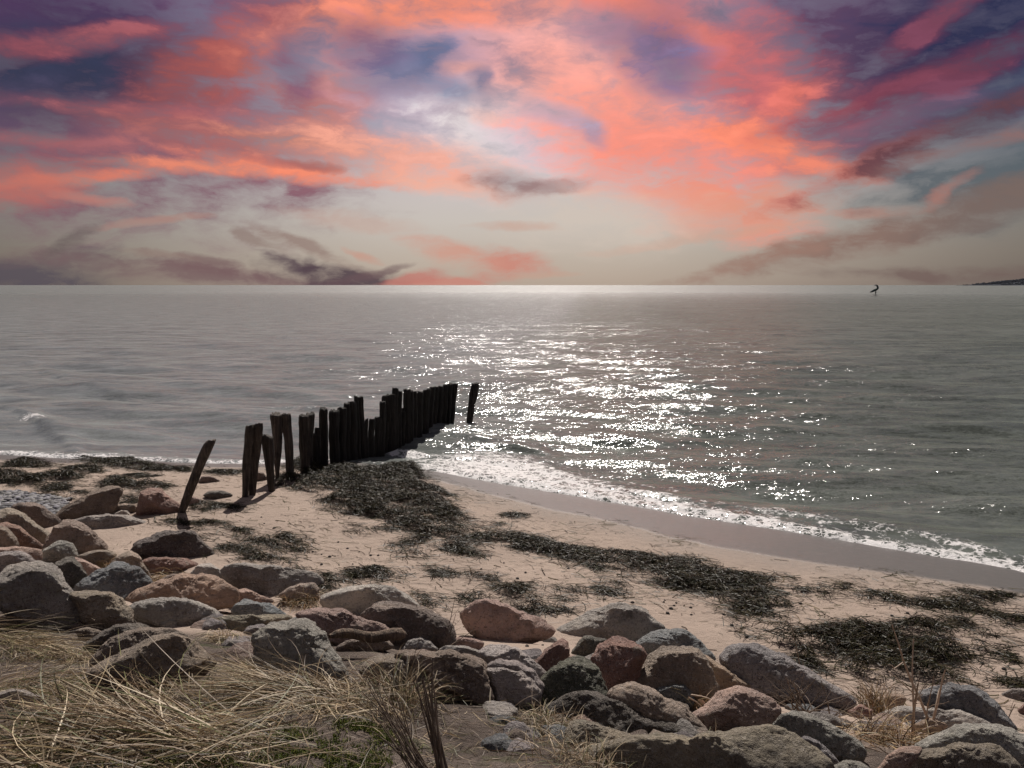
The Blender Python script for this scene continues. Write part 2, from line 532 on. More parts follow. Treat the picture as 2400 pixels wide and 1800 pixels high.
def mat_sea():
    m, k = new_mat('sea_water')
    geo = k.n('ShaderNodeNewGeometry')
    P = geo.outputs['Position']
    foam = attr(k, 'foam')
    calm = attr(k, 'calm')
    # slope field of the wind ripples (normals, so that it holds at any distance)
    def slope(rot, sc, loc, scale, detail, amp):
        mp = k.n('ShaderNodeMapping', {'Vector': P, 'Rotation': (0, 0, math.radians(rot)), 'Scale': sc, 'Location': loc})
        c = k.noise(mp.outputs[0], scale, detail, 0.55, 0.4, out=1)
        return k.vmath('MULTIPLY', k.vmath('SUBTRACT', c, (0.5, 0.5, 0.5)), amp)
    s = slope(10, (0.35, 1.0, 1.0), (0, 0, 0), 2.6, 4.0, (0.66, 1.0, 0.0))
    s = k.vmath('ADD', s, slope(-8, (0.45, 1.0, 1.0), (5, 2, 1), 11.0, 3.0, (0.95, 1.22, 0.0)))
    s = k.vmath('ADD', s, slope(5, (0.6, 1.0, 1.0), (9, 4, 7), 38.0, 2.0, (0.95, 1.18, 0.0)))
    gm = k.n('ShaderNodeMapping', {'Vector': P, 'Rotation': (0, 0, math.radians(-12)), 'Scale': (0.10, 0.42, 1)}).outputs[0]
    gust = k.mr(k.noise(gm, 1.0, 11, 0.74), 0.30, 0.70, 0.42, 1.55, smooth=False)
    s = k.vmath('SCALE', s)
    sc = s.node
    k.set(sc, 'Scale', k.math('MULTIPLY', gust, calm))
    N = k.vmath('NORMALIZE', k.vmath('ADD', geo.outputs['Normal'], sc.outputs[0]))
    body = k.ramp(k.noise(P, 0.07, 3, 0.5), [(0.3, (0.084, 0.094, 0.082)), (0.7, (0.114, 0.124, 0.110))])
    sheen = attr(k, 'painted_sheen')
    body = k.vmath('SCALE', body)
    sheen_col = k.vmath('SCALE', (0.178, 0.188, 0.186))  # pale grey standing in for sky sheen, painted into the water colour
    ripple_shade = k.mr(k.noise(gm, 3.0, 10, 0.78), 0.32, 0.68, 1.45, 0.52, smooth=False)  # light and shade of wind ripples, painted into the body colour as streaks
    k.set(body.node, 'Scale', ripple_shade)
    k.set(sheen_col.node, 'Scale', ripple_shade)
    body = k.mix(sheen, body, sheen_col)
    # lacy foam
    vo = k.n('ShaderNodeTexVoronoi', {'Vector': k.vmath('ADD', P, k.vmath('MULTIPLY', k.noise(P, 3.0, 3, 0.6, out=1), (0.5, 0.5, 0))),
                                      'Scale': 3.4}, feature='DISTANCE_TO_EDGE').outputs[0]
    vo2 = k.n('ShaderNodeTexVoronoi', {'Vector': k.vmath('ADD', P, k.vmath('MULTIPLY', k.noise(P, 9.0, 3, 0.6, out=1), (0.2, 0.2, 0))),
                                       'Scale': 11.0}, feature='DISTANCE_TO_EDGE').outputs[0]
    lace = k.math('MAXIMUM', k.mr(vo, 0.02, 0.16, 1.0, 0.0), k.math('MULTIPLY', k.mr(vo2, 0.02, 0.2, 1.0, 0.0), 0.85))
    fn = k.noise(P, 5.5, 5, 0.7)
    fval = k.math('ADD', k.math('MULTIPLY', foam, 1.0), k.math('ADD', k.math('MULTIPLY', k.math('SUBTRACT', fn, 0.5), 2.0), k.math('MULTIPLY', k.math('SUBTRACT', lace, 0.6), 0.6)))
    fm = k.math('MULTIPLY', k.mr(fval, 0.50, 0.92), k.mr(foam, 0.02, 0.2))
    fb = k.n('ShaderNodeBump', {'Strength': 0.9, 'Distance': 0.03, 'Height': k.noise(P, 28.0, 4, 0.7), 'Normal': N})
    dist = k.vmath('LENGTH', P)
    rgh = k.math('ADD', k.mr(dist, 16.0, 60.0, 0.10, 0.16), k.mr(dist, 60.0, 500.0, 0.0, 0.13))
    # a choppy surface mirrors less at grazing angles than a flat one: crests hide the troughs
    fr = k.math('MINIMUM', k.n('ShaderNodeFresnel', {'IOR': 1.333, 'Normal': N}).outputs[0], 0.21)
    dif = k.n('ShaderNodeBsdfDiffuse', {'Color': body, 'Normal': N})
    glo = k.n('ShaderNodeBsdfGlossy', {'Color': (1, 1, 1), 'Roughness': rgh, 'Normal': N}, distribution='GGX')
    water = k.n('ShaderNodeMixShader', {0: fr, 1: dif.outputs[0], 2: glo.outputs[0]})
    white = k.n('ShaderNodeBsdfPrincipled', {'Base Color': (0.72, 0.70, 0.69), 'Roughness': 0.35, 'Normal': fb.outputs[0]})
    mx = k.n('ShaderNodeMixShader', {0: fm, 1: water.outputs[0], 2: white.outputs[0]})
    finish(k, mx)
    return m


def mat_rock():
    m, k = new_mat('granite')
    tc = k.n('ShaderNodeTexCoord')
    oi = k.n('ShaderNodeObjectInfo')
    off = k.n('ShaderNodeCombineXYZ', {0: k.math('MULTIPLY', oi.outputs['Random'], 37.0), 1: k.math('MULTIPLY', oi.outputs['Random'], 91.0), 2: 0.0})
    P = k.vmath('ADD', tc.outputs['Object'], off.outputs[0])
    base = oi.outputs['Color']
    big = k.noise(P, 2.6, 5, 0.6)
    mid = k.noise(P, 11.0, 5, 0.65)
    band = k.noise(k.n('ShaderNodeMapping', {'Vector': P, 'Rotation': (0.5, 0.3, 0.2), 'Scale': (2, 2, 11)}).outputs[0], 1.6, 5, 0.6, 0.5)
    sp = k.noise(P, 48.0, 4, 0.78)
    sp2 = k.n('ShaderNodeTexVoronoi', {'Vector': P, 'Scale': 70.0}).outputs['Color']
    spv = k.n('ShaderNodeSeparateColor', {0: sp2}).outputs[0]
    col = k.mix(1.0, base, k.ramp(big, [(0.28, (0.50, 0.48, 0.47)), (0.5, (0.92, 0.92, 0.92)), (0.72, (1.38, 1.33, 1.27))]), 'MULTIPLY')
    col = k.mix(k.mr(band, 0.52, 0.72, 0.0, 0.45), col, k.mix(1.0, base, (0.55, 0.52, 0.50), 'MULTIPLY'))
    col = k.mix(k.mr(mid, 0.55, 0.75, 0.0, 0.5), col, k.mix(1.0, base, (0.5, 0.46, 0.44), 'MULTIPLY'))
    spk = k.math('MULTIPLY', k.mr(sp, 0.52, 0.66), k.math('MULTIPLY', oi.outputs['Alpha'], 1.0))
    col = k.mix(spk, col, k.mix(1.0, base, (0.32, 0.30, 0.30), 'MULTIPLY'))
    lig = k.math('MULTIPLY', k.mr(spv, 0.80, 0.95), k.math('MULTIPLY', oi.outputs['Alpha'], 0.55))
    col = k.mix(lig, col, k.mix(0.55, base, (0.62, 0.56, 0.52)))
    lich = k.mr(k.noise(k.vmath('ADD', P, (7.7, 3.1, 5.5)), 5.0, 6, 0.7), 0.60, 0.70, 0.0, 0.55)
    col = k.mix(lich, col, (0.27, 0.255, 0.20))
    dirt = k.mr(k.noise(k.vmath('ADD', P, (1.7, 8.1, 2.5)), 3.4, 6, 0.7), 0.58, 0.72, 0.0, 0.6)
    col = k.mix(dirt, col, (0.075, 0.066, 0.055))
    h = k.math('ADD', k.math('MULTIPLY', k.noise(P, 22.0, 6, 0.7), 1.0), k.math('MULTIPLY', sp, 0.22))
    h = k.math('ADD', h, k.math('MULTIPLY', band, 0.8))
    bump = k.n('ShaderNodeBump', {'Strength': 1.0, 'Distance': 0.085, 'Height': h})
    b = k.n('ShaderNodeBsdfPrincipled', {'Base Color': col, 'Roughness': k.mr(mid, 0.3, 0.7, 0.62, 0.85), 'Specular IOR Level': 0.35, 'Normal': bump.outputs[0]})
    finish(k, b)
    return m


def mat_wood():
    m, k = new_mat('weathered_wood')
    tc = k.n('ShaderNodeTexCoord')
    oi = k.n('ShaderNodeObjectInfo')
    P = k.vmath('ADD', tc.outputs['Object'], k.n('ShaderNodeCombineXYZ', {0: k.math('MULTIPLY', oi.outputs['Random'], 50.0), 1: 0.0, 2: 0.0}).outputs[0])
    st = k.n('ShaderNodeMapping', {'Vector': P, 'Scale': (34, 34, 1.8)}).outputs[0]
    g = k.noise(st, 1.0, 5, 0.65, 0.4)
    g2 = k.noise(P, 6.0, 4, 0.6)
    c = k.ramp(g, [(0.3, (0.018, 0.015, 0.013)), (0.55, (0.065, 0.052, 0.043)), (0.75, (0.15, 0.125, 0.105))])
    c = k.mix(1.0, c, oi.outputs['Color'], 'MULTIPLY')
    c = k.mix(k.mr(g2, 0.5, 0.7, 0, 0.6), c, (0.016, 0.015, 0.013))
    bump = k.n('ShaderNodeBump', {'Strength': 1.0, 'Distance': 0.03, 'Height': g})
    b = k.n('ShaderNodeBsdfPrincipled', {'Base Color': c, 'Roughness': 0.78, 'Specular IOR Level': 0.3, 'Normal': bump.outputs[0]})
    finish(k, b)
    return m


def mat_tint(name, rough, spec=0.4, trans=0.0):
    """strand material: colour from the strand's own tint"""
    m, k = new_mat(name)
    c = attr(k, 'tint', 'Color')
    b = k.n('ShaderNodeBsdfPrincipled', {'Base Color': c, 'Roughness': rough, 'Specular IOR Level': spec})
    if trans > 0:
        t = k.n('ShaderNodeBsdfTranslucent', {'Color': c})
        b = k.n('ShaderNodeMixShader', {0: trans, 1: b.outputs[0], 2: t.outputs[0]})
    finish(k, b)
    return m


def mat_plain(name, c, rough=0.6, var=0.25, scale=8.0, spec=0.4):
    m, k = new_mat(name)
    P = k.n('ShaderNodeTexCoord').outputs['Object']
    n = k.noise(P, scale, 4, 0.6)
    col = k.mix(k.mr(n, 0.3, 0.7), tuple(v * (1 - var) for v in c), tuple(min(1, v * (1 + var)) for v in c))
    b = k.n('ShaderNodeBsdfPrincipled', {'Base Color': col, 'Roughness': rough, 'Specular IOR Level': spec})
    finish(k, b)
    return m


M = dict(ground=mat_ground(), sea=mat_sea(), rock=mat_rock(), wood=mat_wood(),
         weed=mat_tint('wet_seaweed', 0.42, 0.09), straw=mat_tint('dry_straw', 0.55, 0.4, 0.25),
         twig=mat_tint('twig_bark', 0.7, 0.3), moss=mat_tint('moss_green', 0.8, 0.2, 0.2))


# ------------------------------------------------------------------ ground and sea
def build_ground():
    global GZ
    X, Y = np.meshgrid(GX, GY)
    Z = terrain(X, Y)
    sS = signed(X, Y, SLINE) + 0.10 * noise2(X, Y, 1.3, 5.5, 2)
    wet = 1 - sstep(-0.02, 0.22, sS)
    wet = np.maximum(wet, 0.35 * (1 - sstep(0.2, 1.2, sS)))
    bd = signed(X, Y, BLINE)
    # fine sand relief: low ripples and scuffs
    dry = sstep(0.3, 1.0, sS) * (1 - sstep(0.4, 1.2, bd))
    Z = Z + dry * (0.014 * noise2(X, Y, 1.7, 2.2, 3) + 0.006 * noise2(X, Y, 5.5, 9.2, 2))
    lum = noise2(X, Y, 1.0, 4.4, 3)
    soil = sstep(1.3, 2.6, bd + 1.2 * lum)
    Z = Z + soil * 0.03 * noise2(X, Y, 4.5, 6.1, 3)
    GZ = Z
    o = mesh_obj('ground', np.stack([X.ravel(), Y.ravel(), Z.ravel()], 1), grid_faces(len(GY), len(GX)), M['ground'],
                 attrs={'wet': wet.ravel(), 'soil': soil.ravel()})
    tag(o, kind='structure')


def build_sea():
    NR, NC = 560, 640
    # rings spaced evenly in the tangent of the depression angle near by, geometric far out
    near = CAM_H / np.linspace(CAM_H / 8.0, CAM_H / 900.0, NR - 40)
    far = np.geomspace(930, 30000, 40)
    r = np.concatenate([near, far])
    th = np.radians(np.linspace(-62, 62, NC))
    R, T = np.meshgrid(r, th, indexing='ij')
    X, Y = R * np.sin(T), R * np.cos(T)
    dr = np.gradient(r)[:, None] * np.ones_like(T)
    dr = np.maximum(dr, R * math.radians(124) / NC)
    sd = signed(X, Y, WLINE)
    sdn = sd + 0.26 * noise2(X, Y, 0.8, 1.5, 4)
    off = sstep(0.2, 3.0, -sdn)
    Z = np.zeros_like(X)
    rs = np.random.RandomState(3)
    for lam in (7.0, 4.3, 2.9, 1.9, 1.25, 0.85, 0.55):
        for q in range(2):
            a = math.radians(-90 + rs.uniform(-22, 22) - 6)
            kx, ky = math.cos(a), math.sin(a)
            ph = rs.uniform(0, 6.28)
            rows = np.nonzero((lam / dr > 2.5).any(1))[0]
            n = rows.max() + 1
            x, y = X[:n], Y[:n]
            wob = 1.6 * noise2(x, y, 0.35 / lam, 20 + lam + q, 1) + ph
            s = 2 * math.pi / lam * (x * kx + y * ky) + wob * 2.0
            crest = np.sin(s) + 0.25 * np.sin(2 * s + 0.6)
            amp = 0.0125 * lam ** 0.8 * sstep(2.5, 6.0, lam / dr[:n])
            env = 0.55 + 0.9 * np.clip(noise2(x, y, 0.28 / lam, 40 + lam + 3 * q, 1) + 0.45, 0, 1.2)
            Z[:n] += amp * crest * env
    Z *= (0.22 + 0.78 * off)
    # breaking edge and small breakers
    front = np.exp(-((sdn + 0.16) / 0.16) ** 2)
    xr = sstep(-3.2, -1.6, X)
    xl = sstep(-3.6, -5.0, X)
    side = np.clip(0.35 + 0.65 * xr + 0.55 * xl, 0, 1)
    Z += 0.055 * front * side * (0.75 + 0.9 * noise2(X, Y, 1.6, 6.6, 3))
    foam = np.clip(0.86 * np.exp(-(np.maximum(-sdn - 0.10, 0) / (0.20 + 0.10 * noise2(X, Y, 1.7, 12.0, 2))) ** 2), 0, 1) * side
    wide = 3.2 * np.exp(-((X + 0.2) / 2.2) ** 2) + 0.85 + 0.25 * noise2(X, Y, 0.5, 9.9, 2)
    foam = np.maximum(foam, ((0.62 + 0.28 * np.exp(-((X + 0.2) / 2.0) ** 2)) * xr + 0.42 * xl) * (1 - sstep(0.25, 1.0, -sdn / np.maximum(wide, 0.2))))
    for off_, wd_, am_ in ((0.75, 0.10, 0.55), (1.5, 0.14, 0.5), (2.4, 0.18, 0.42)):
        ln_ = np.exp(-((-sd - off_ + 0.5 * noise2(X, Y, 0.55, 60 + off_, 3)) / wd_) ** 2)
        foam = np.maximum(foam, am_ * ln_ * xr * (1 - sstep(2.5, 6.0, X)) * np.clip(0.6 + 1.6 * noise2(X, Y, 1.3, 66 + off_, 2), 0, 1.2))
    br = [('U', [(0, 955), (40, 962), (95, 992), (150, 1030), (185, 1056)], 0.12, 0.34, 0.12),
          ('U', [(590, 962), (680, 958), (745, 962), (790, 976)], 0.11, 0.28, 0.30),
          ('U', [(985, 1010), (1090, 1028), (1180, 1040), (1300, 1060)], 0.08, 0.30, 0.25),
          ('U', [(880, 1045), (1000, 1060), (1110, 1068), (1250, 1095), (1350, 1125)], 0.08, 0.26, 0.75),
          ('U', [(1240, 1120), (1400, 1140), (1560, 1165), (1800, 1200), (2100, 1250), (2400, 1310)], 0.045, 0.28, 0.55),
          ('U', [(60, 850), (200, 905), (330, 935)], 0.07, 0.4, 0.0),
          ('U', [(1250, 985), (1450, 1030), (1640, 1080)], 0.05, 0.4, 0.0),
          ('U', [(1650, 920), (1900, 985), (2150, 1040)], 0.05, 0.5, 0.0)]
    for c, pts, hgt, wid, fo in br:
        ln = [on_plane(u, v) for u, v in px(c, pts)]
        l = np.array(ln)
        lo, hi = l[:, 0].min(), l[:, 0].max()
        d = signed(X, Y, [(lo - 5, l[0, 1])] + ln + [(hi + 5, l[-1, 1])]) + 0.10 * noise2(X, Y, 0.8, 31.0, 2)
        e = sstep(lo - 0.4, lo + 0.5, X) * (1 - sstep(hi - 0.5, hi + 0.4, X)) * (0.65 + 0.9 * np.clip(noise2(X, Y, 0.9, 33.0, 3) + 0.3, 0, 1))
        prof = np.where(d > 0, np.exp(-(d / (wid * 0.55)) ** 2), np.exp(-(d / (wid * 1.5)) ** 2))
        Z += hgt * prof * e
        foam = np.maximum(foam, fo * e * np.exp(-((d - 0.05) / (wid * 0.9)) ** 2))
    bx, by = on_plane(75, 983)
    foam = np.maximum(foam, 0.85 * np.exp(-(((X - bx) / 0.45) ** 2 + ((Y - by + 0.35 * (X - bx)) / 0.42) ** 2)))
    Z = np.where(sd > 0.05, Z - 0.9 * sstep(0.05, 0.7, sd), Z)
    calm = 0.55 + 0.45 * off
    calm = calm * (0.50 + 0.50 * sstep(-0.42, -0.02, np.arctan2(X, Y)))
    # brighter sky reflection on the left water, painted in as a paler body colour
    sheen = (1 - sstep(-6.0, 3.0, X - 0.10 * (Y - 20) + 2.5 * noise2(X, Y, 0.12, 50.0, 2))) * (1 - 0.6 * sstep(60, 400, R))
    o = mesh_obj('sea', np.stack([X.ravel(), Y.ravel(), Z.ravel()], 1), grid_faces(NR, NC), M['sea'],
                 attrs={'foam': np.clip(foam, 0, 1).ravel(), 'calm': calm.ravel(), 'painted_sheen': sheen.ravel()})
    tag(o, kind='structure')


build_ground()
build_sea()
# ------------------------------------------------------------------ boulders
def ico_sphere(sub):
    t = (1 + 5 ** 0.5) / 2
    v = [(-1, t, 0), (1, t, 0), (-1, -t, 0), (1, -t, 0), (0, -1, t), (0, 1, t), (0, -1, -t), (0, 1, -t), (t, 0, -1), (t, 0, 1), (-t, 0, -1), (-t, 0, 1)]
    f = np.array([(0, 11, 5), (0, 5, 1), (0, 1, 7), (0, 7, 10), (0, 10, 11), (1, 5, 9), (5, 11, 4), (11, 10, 2), (10, 7, 6), (7, 1, 8),
                  (3, 9, 4), (3, 4, 2), (3, 2, 6), (3, 6, 8), (3, 8, 9), (4, 9, 5), (2, 4, 11), (6, 2, 10), (8, 6, 7), (9, 8, 1)])
    v = np.array(v, float)
    v /= np.linalg.norm(v, axis=1)[:, None]
    for _ in range(sub):
        e = np.concatenate([f[:, [0, 1]], f[:, [1, 2]], f[:, [2, 0]]])
        es = np.sort(e, 1)
        uq, inv = np.unique(es, axis=0, return_inverse=True)
        inv = inv.ravel()
        mid = v[uq[:, 0]] + v[uq[:, 1]]
        mid /= np.linalg.norm(mid, axis=1)[:, None]
        n = len(f)
        a, b, c = inv[:n] + len(v), inv[n:2 * n] + len(v), inv[2 * n:] + len(v)
        f = np.concatenate([np.stack([f[:, 0], a, c], 1), np.stack([f[:, 1], b, a], 1), np.stack([f[:, 2], c, b], 1), np.stack([a, b, c], 1)])
        v = np.concatenate([v, mid])
    return v, f


ICO = {s: ico_sphere(s) for s in (1, 2, 3, 4, 5)}

ROCKCOL = {  # base colour, speckle strength
    'grey': (0.30, 0.275, 0.250, 0.9), 'pale': (0.39, 0.355, 0.325, 0.7), 'tan': (0.300, 0.238, 0.190, 0.7),
    'brown': (0.215, 0.165, 0.135, 0.6), 'dark': (0.135, 0.115, 0.100, 0.6), 'pink': (0.375, 0.268, 0.222, 0.8),
    'red': (0.245, 0.150, 0.120, 0.7), 'blue': (0.190, 0.198, 0.205, 0.9), 'green': (0.112, 0.104, 0.084, 0.6),
    'olive': (0.238, 0.196, 0.154, 0.6), 'mauve': (0.270, 0.240, 0.240, 1.0), 'orange': (0.365, 0.262, 0.195, 0.4),
}


def poly_radius(pts, nang=180):
    """radial function of a star-shaped outline about the origin"""
    pts = np.array(pts)
    th = np.linspace(-math.pi, math.pi, nang, endpoint=False)
    d = np.stack([np.cos(th), np.sin(th)], 1)
    r = np.zeros(nang)
    for p, q in zip(pts, np.roll(pts, -1, 0)):
        e = q - p
        den = d[:, 0] * e[1] - d[:, 1] * e[0]
        den = np.where(abs(den) < 1e-9, 1e-9, den)
        t = (p[0] * e[1] - p[1] * e[0]) / den
        s = (p[0] * d[:, 1] - p[1] * d[:, 0]) / den
        ok = (t > 0) & (s >= -1e-6) & (s <= 1 + 1e-6)
        r = np.where(ok, np.maximum(r, t), r)
    if (r <= 0).any():
        good = r > 0
        r = np.interp(th, th[good], r[good], period=2 * math.pi)
    kx = np.arange(-6, 7)
    ker = np.exp(-(kx / 2.6) ** 2)
    ker /= ker.sum()
    return th, sum(w * np.roll(r, s) for w, s in zip(ker, kx))


def boulder(crop, pts, ckey, ang, label, deep=1.0, seed=None, back=0.30, name='boulder', cat='rock',
            group='boulders along the shore bank'):
    P = px(crop, pts)
    us = [p[0] for p in P]
    vs = [p[1] for p in P]
    uc, vc = (min(us) + max(us)) / 2, (min(vs) + max(vs)) / 2
    # area centroid keeps the outline star-shaped
    A = cx = cy = 0
    for (x0, y0), (x1, y1) in zip(P, P[1:] + P[:1]):
        w = x0 * y1 - x1 * y0
        A += w
        cx += (x0 + x1) * w
        cy += (y0 + y1) * w
    uc, vc = cx / (3 * A), cy / (3 * A)
    foot = hit(uc, max(vs))
    wpx = max(us) - min(us)
    ang = min(ang + 0.2, 1.0)
    size = wpx / FPX * foot[1]
    d = ray(uc, vc)
    C = d * ((foot[1] + back * size) / d[1]) + np.array([0, 0, CAM_H])
    gz0 = float(gz(C[0], C[1]))
    e3 = d
    e1 = np.cross(e3, [0, 0, 1.0])
    e1 /= np.linalg.norm(e1)
    e2 = np.cross(e1, e3)
    cam0 = np.array([0, 0, CAM_H])
    D = np.dot(C - cam0, e3)
    loc = []
    for (u, v) in P:
        r_ = ray(u, v)
        h = cam0 + r_ * (D / np.dot(r_, e3)) - C
        loc.append((np.dot(h, e1), np.dot(h, e2)))
    th, rad = poly_radius(loc)
    low = th < 0
    rad = np.where(low, rad * (1 + 0.35 * np.sin(-th)), rad)      # goes on down into the ground
    mean = rad.mean()
    rs = np.random.RandomState(abs(hash_str(label + str(pts[0]))) % 100000 if seed is None else seed)
    sub = 5 if wpx > 130 else (4 if wpx > 40 else 3)
    v, f = ICO[sub]
    rho = np.hypot(v[:, 0], v[:, 1])
    pw = 2.15 + 0.9 * ang
    s = (rho ** pw + abs(v[:, 2]) ** pw) ** (-1 / pw)
    q = v * s[:, None]
    # planar faces: a lit upper face, a shaded front, and a few breaks
    planes = [((rs.uniform(-.3, .3), 0.94, -0.18), 0.72 - 0.16 * ang), ((rs.uniform(-.5, .5), rs.uniform(-.1, .35), -0.9), 0.88 - 0.22 * ang)]
    for _ in range(5):
        n = rs.normal(size=3) * (1, 0.7, 1)
        planes.append((n, rs.uniform(0.80, 0.98) - 0.10 * ang))
    kk = 12 + 22 * ang
    for n, dd in planes:
        n = np.array(n) / np.linalg.norm(n)
        x = q @ n - dd
        q = q - n[None, :] * (np.logaddexp(0, np.clip(x * kk, -50, 50)) / kk)[:, None]
    rho = np.hypot(q[:, 0], q[:, 1])
    tq = np.arctan2(q[:, 1], q[:, 0])
    rr = np.interp(tq, th, rad, period=2 * math.pi)
    rr = mean + (rr - mean) * np.clip(rho * 1.25, 0, 1)
    # give back to the outline what the breaks took from it
    bins = ((tq + math.pi) / (2 * math.pi) * 48).astype(int) % 48
    mx = np.zeros(48)
    np.maximum.at(mx, bins, rho)
    mx = np.where(mx > 0.2, mx, 1.0)
    mx = (np.roll(mx, 1) + 2 * mx + np.roll(mx, -1)) / 4
    rr = rr / np.interp(tq, (np.arange(48) + 0.5) / 48 * 2 * math.pi - math.pi, mx, period=2 * math.pi)
    dep = deep * min(mean, 0.75 * size / 2 * 1.4)
    pos = np.stack([q[:, 0] * rr, q[:, 1] * rr, q[:, 2] * dep], 1) * 1.03
    sc = max(mean, 0.05)
    so = rs.uniform(0, 90, 3)
    nn = pos / sc
    disp = (0.090 * perlin(nn * 1.7 + so) + 0.090 * (0.35 - abs(perlin(nn * 3.1 + so))) + 0.060 * perlin(nn * 6 + so)
            + 0.060 * (0.3 - abs(perlin(nn * 10 + so))) + 0.032 * perlin(nn * 21 + so)) * (0.75 + 0.5 * ang)
    crack = -0.06 * np.exp(-(perlin(nn * 1.3 + so + 40) / 0.035) ** 2) * sstep(0.0, 0.25, perlin(nn * 0.9 + so + 70))
    nrm = pos / np.linalg.norm(pos, axis=1)[:, None]
    pos = pos + nrm * ((disp + crack) * sc)[:, None]
    W = pos[:, :1] * e1 + pos[:, 1:2] * e2 + pos[:, 2:] * e3 + C
    base = np.array([C[0], C[1], gz0])
    cc = np.array(ROCKCOL[ckey])
    cc[:3] *= rs.uniform(1.2, 1.5) * (1 + 0.02 * rs.normal(size=3))
    o = mesh_obj(name, W - base, f, M['rock'], loc=base, color=tuple(cc))
    tag(o, label, cat, group)
    return o


def hash_str(s):
    h = 7
    for c in s:
        h = (h * 131 + ord(c)) % 2147483647
    return h


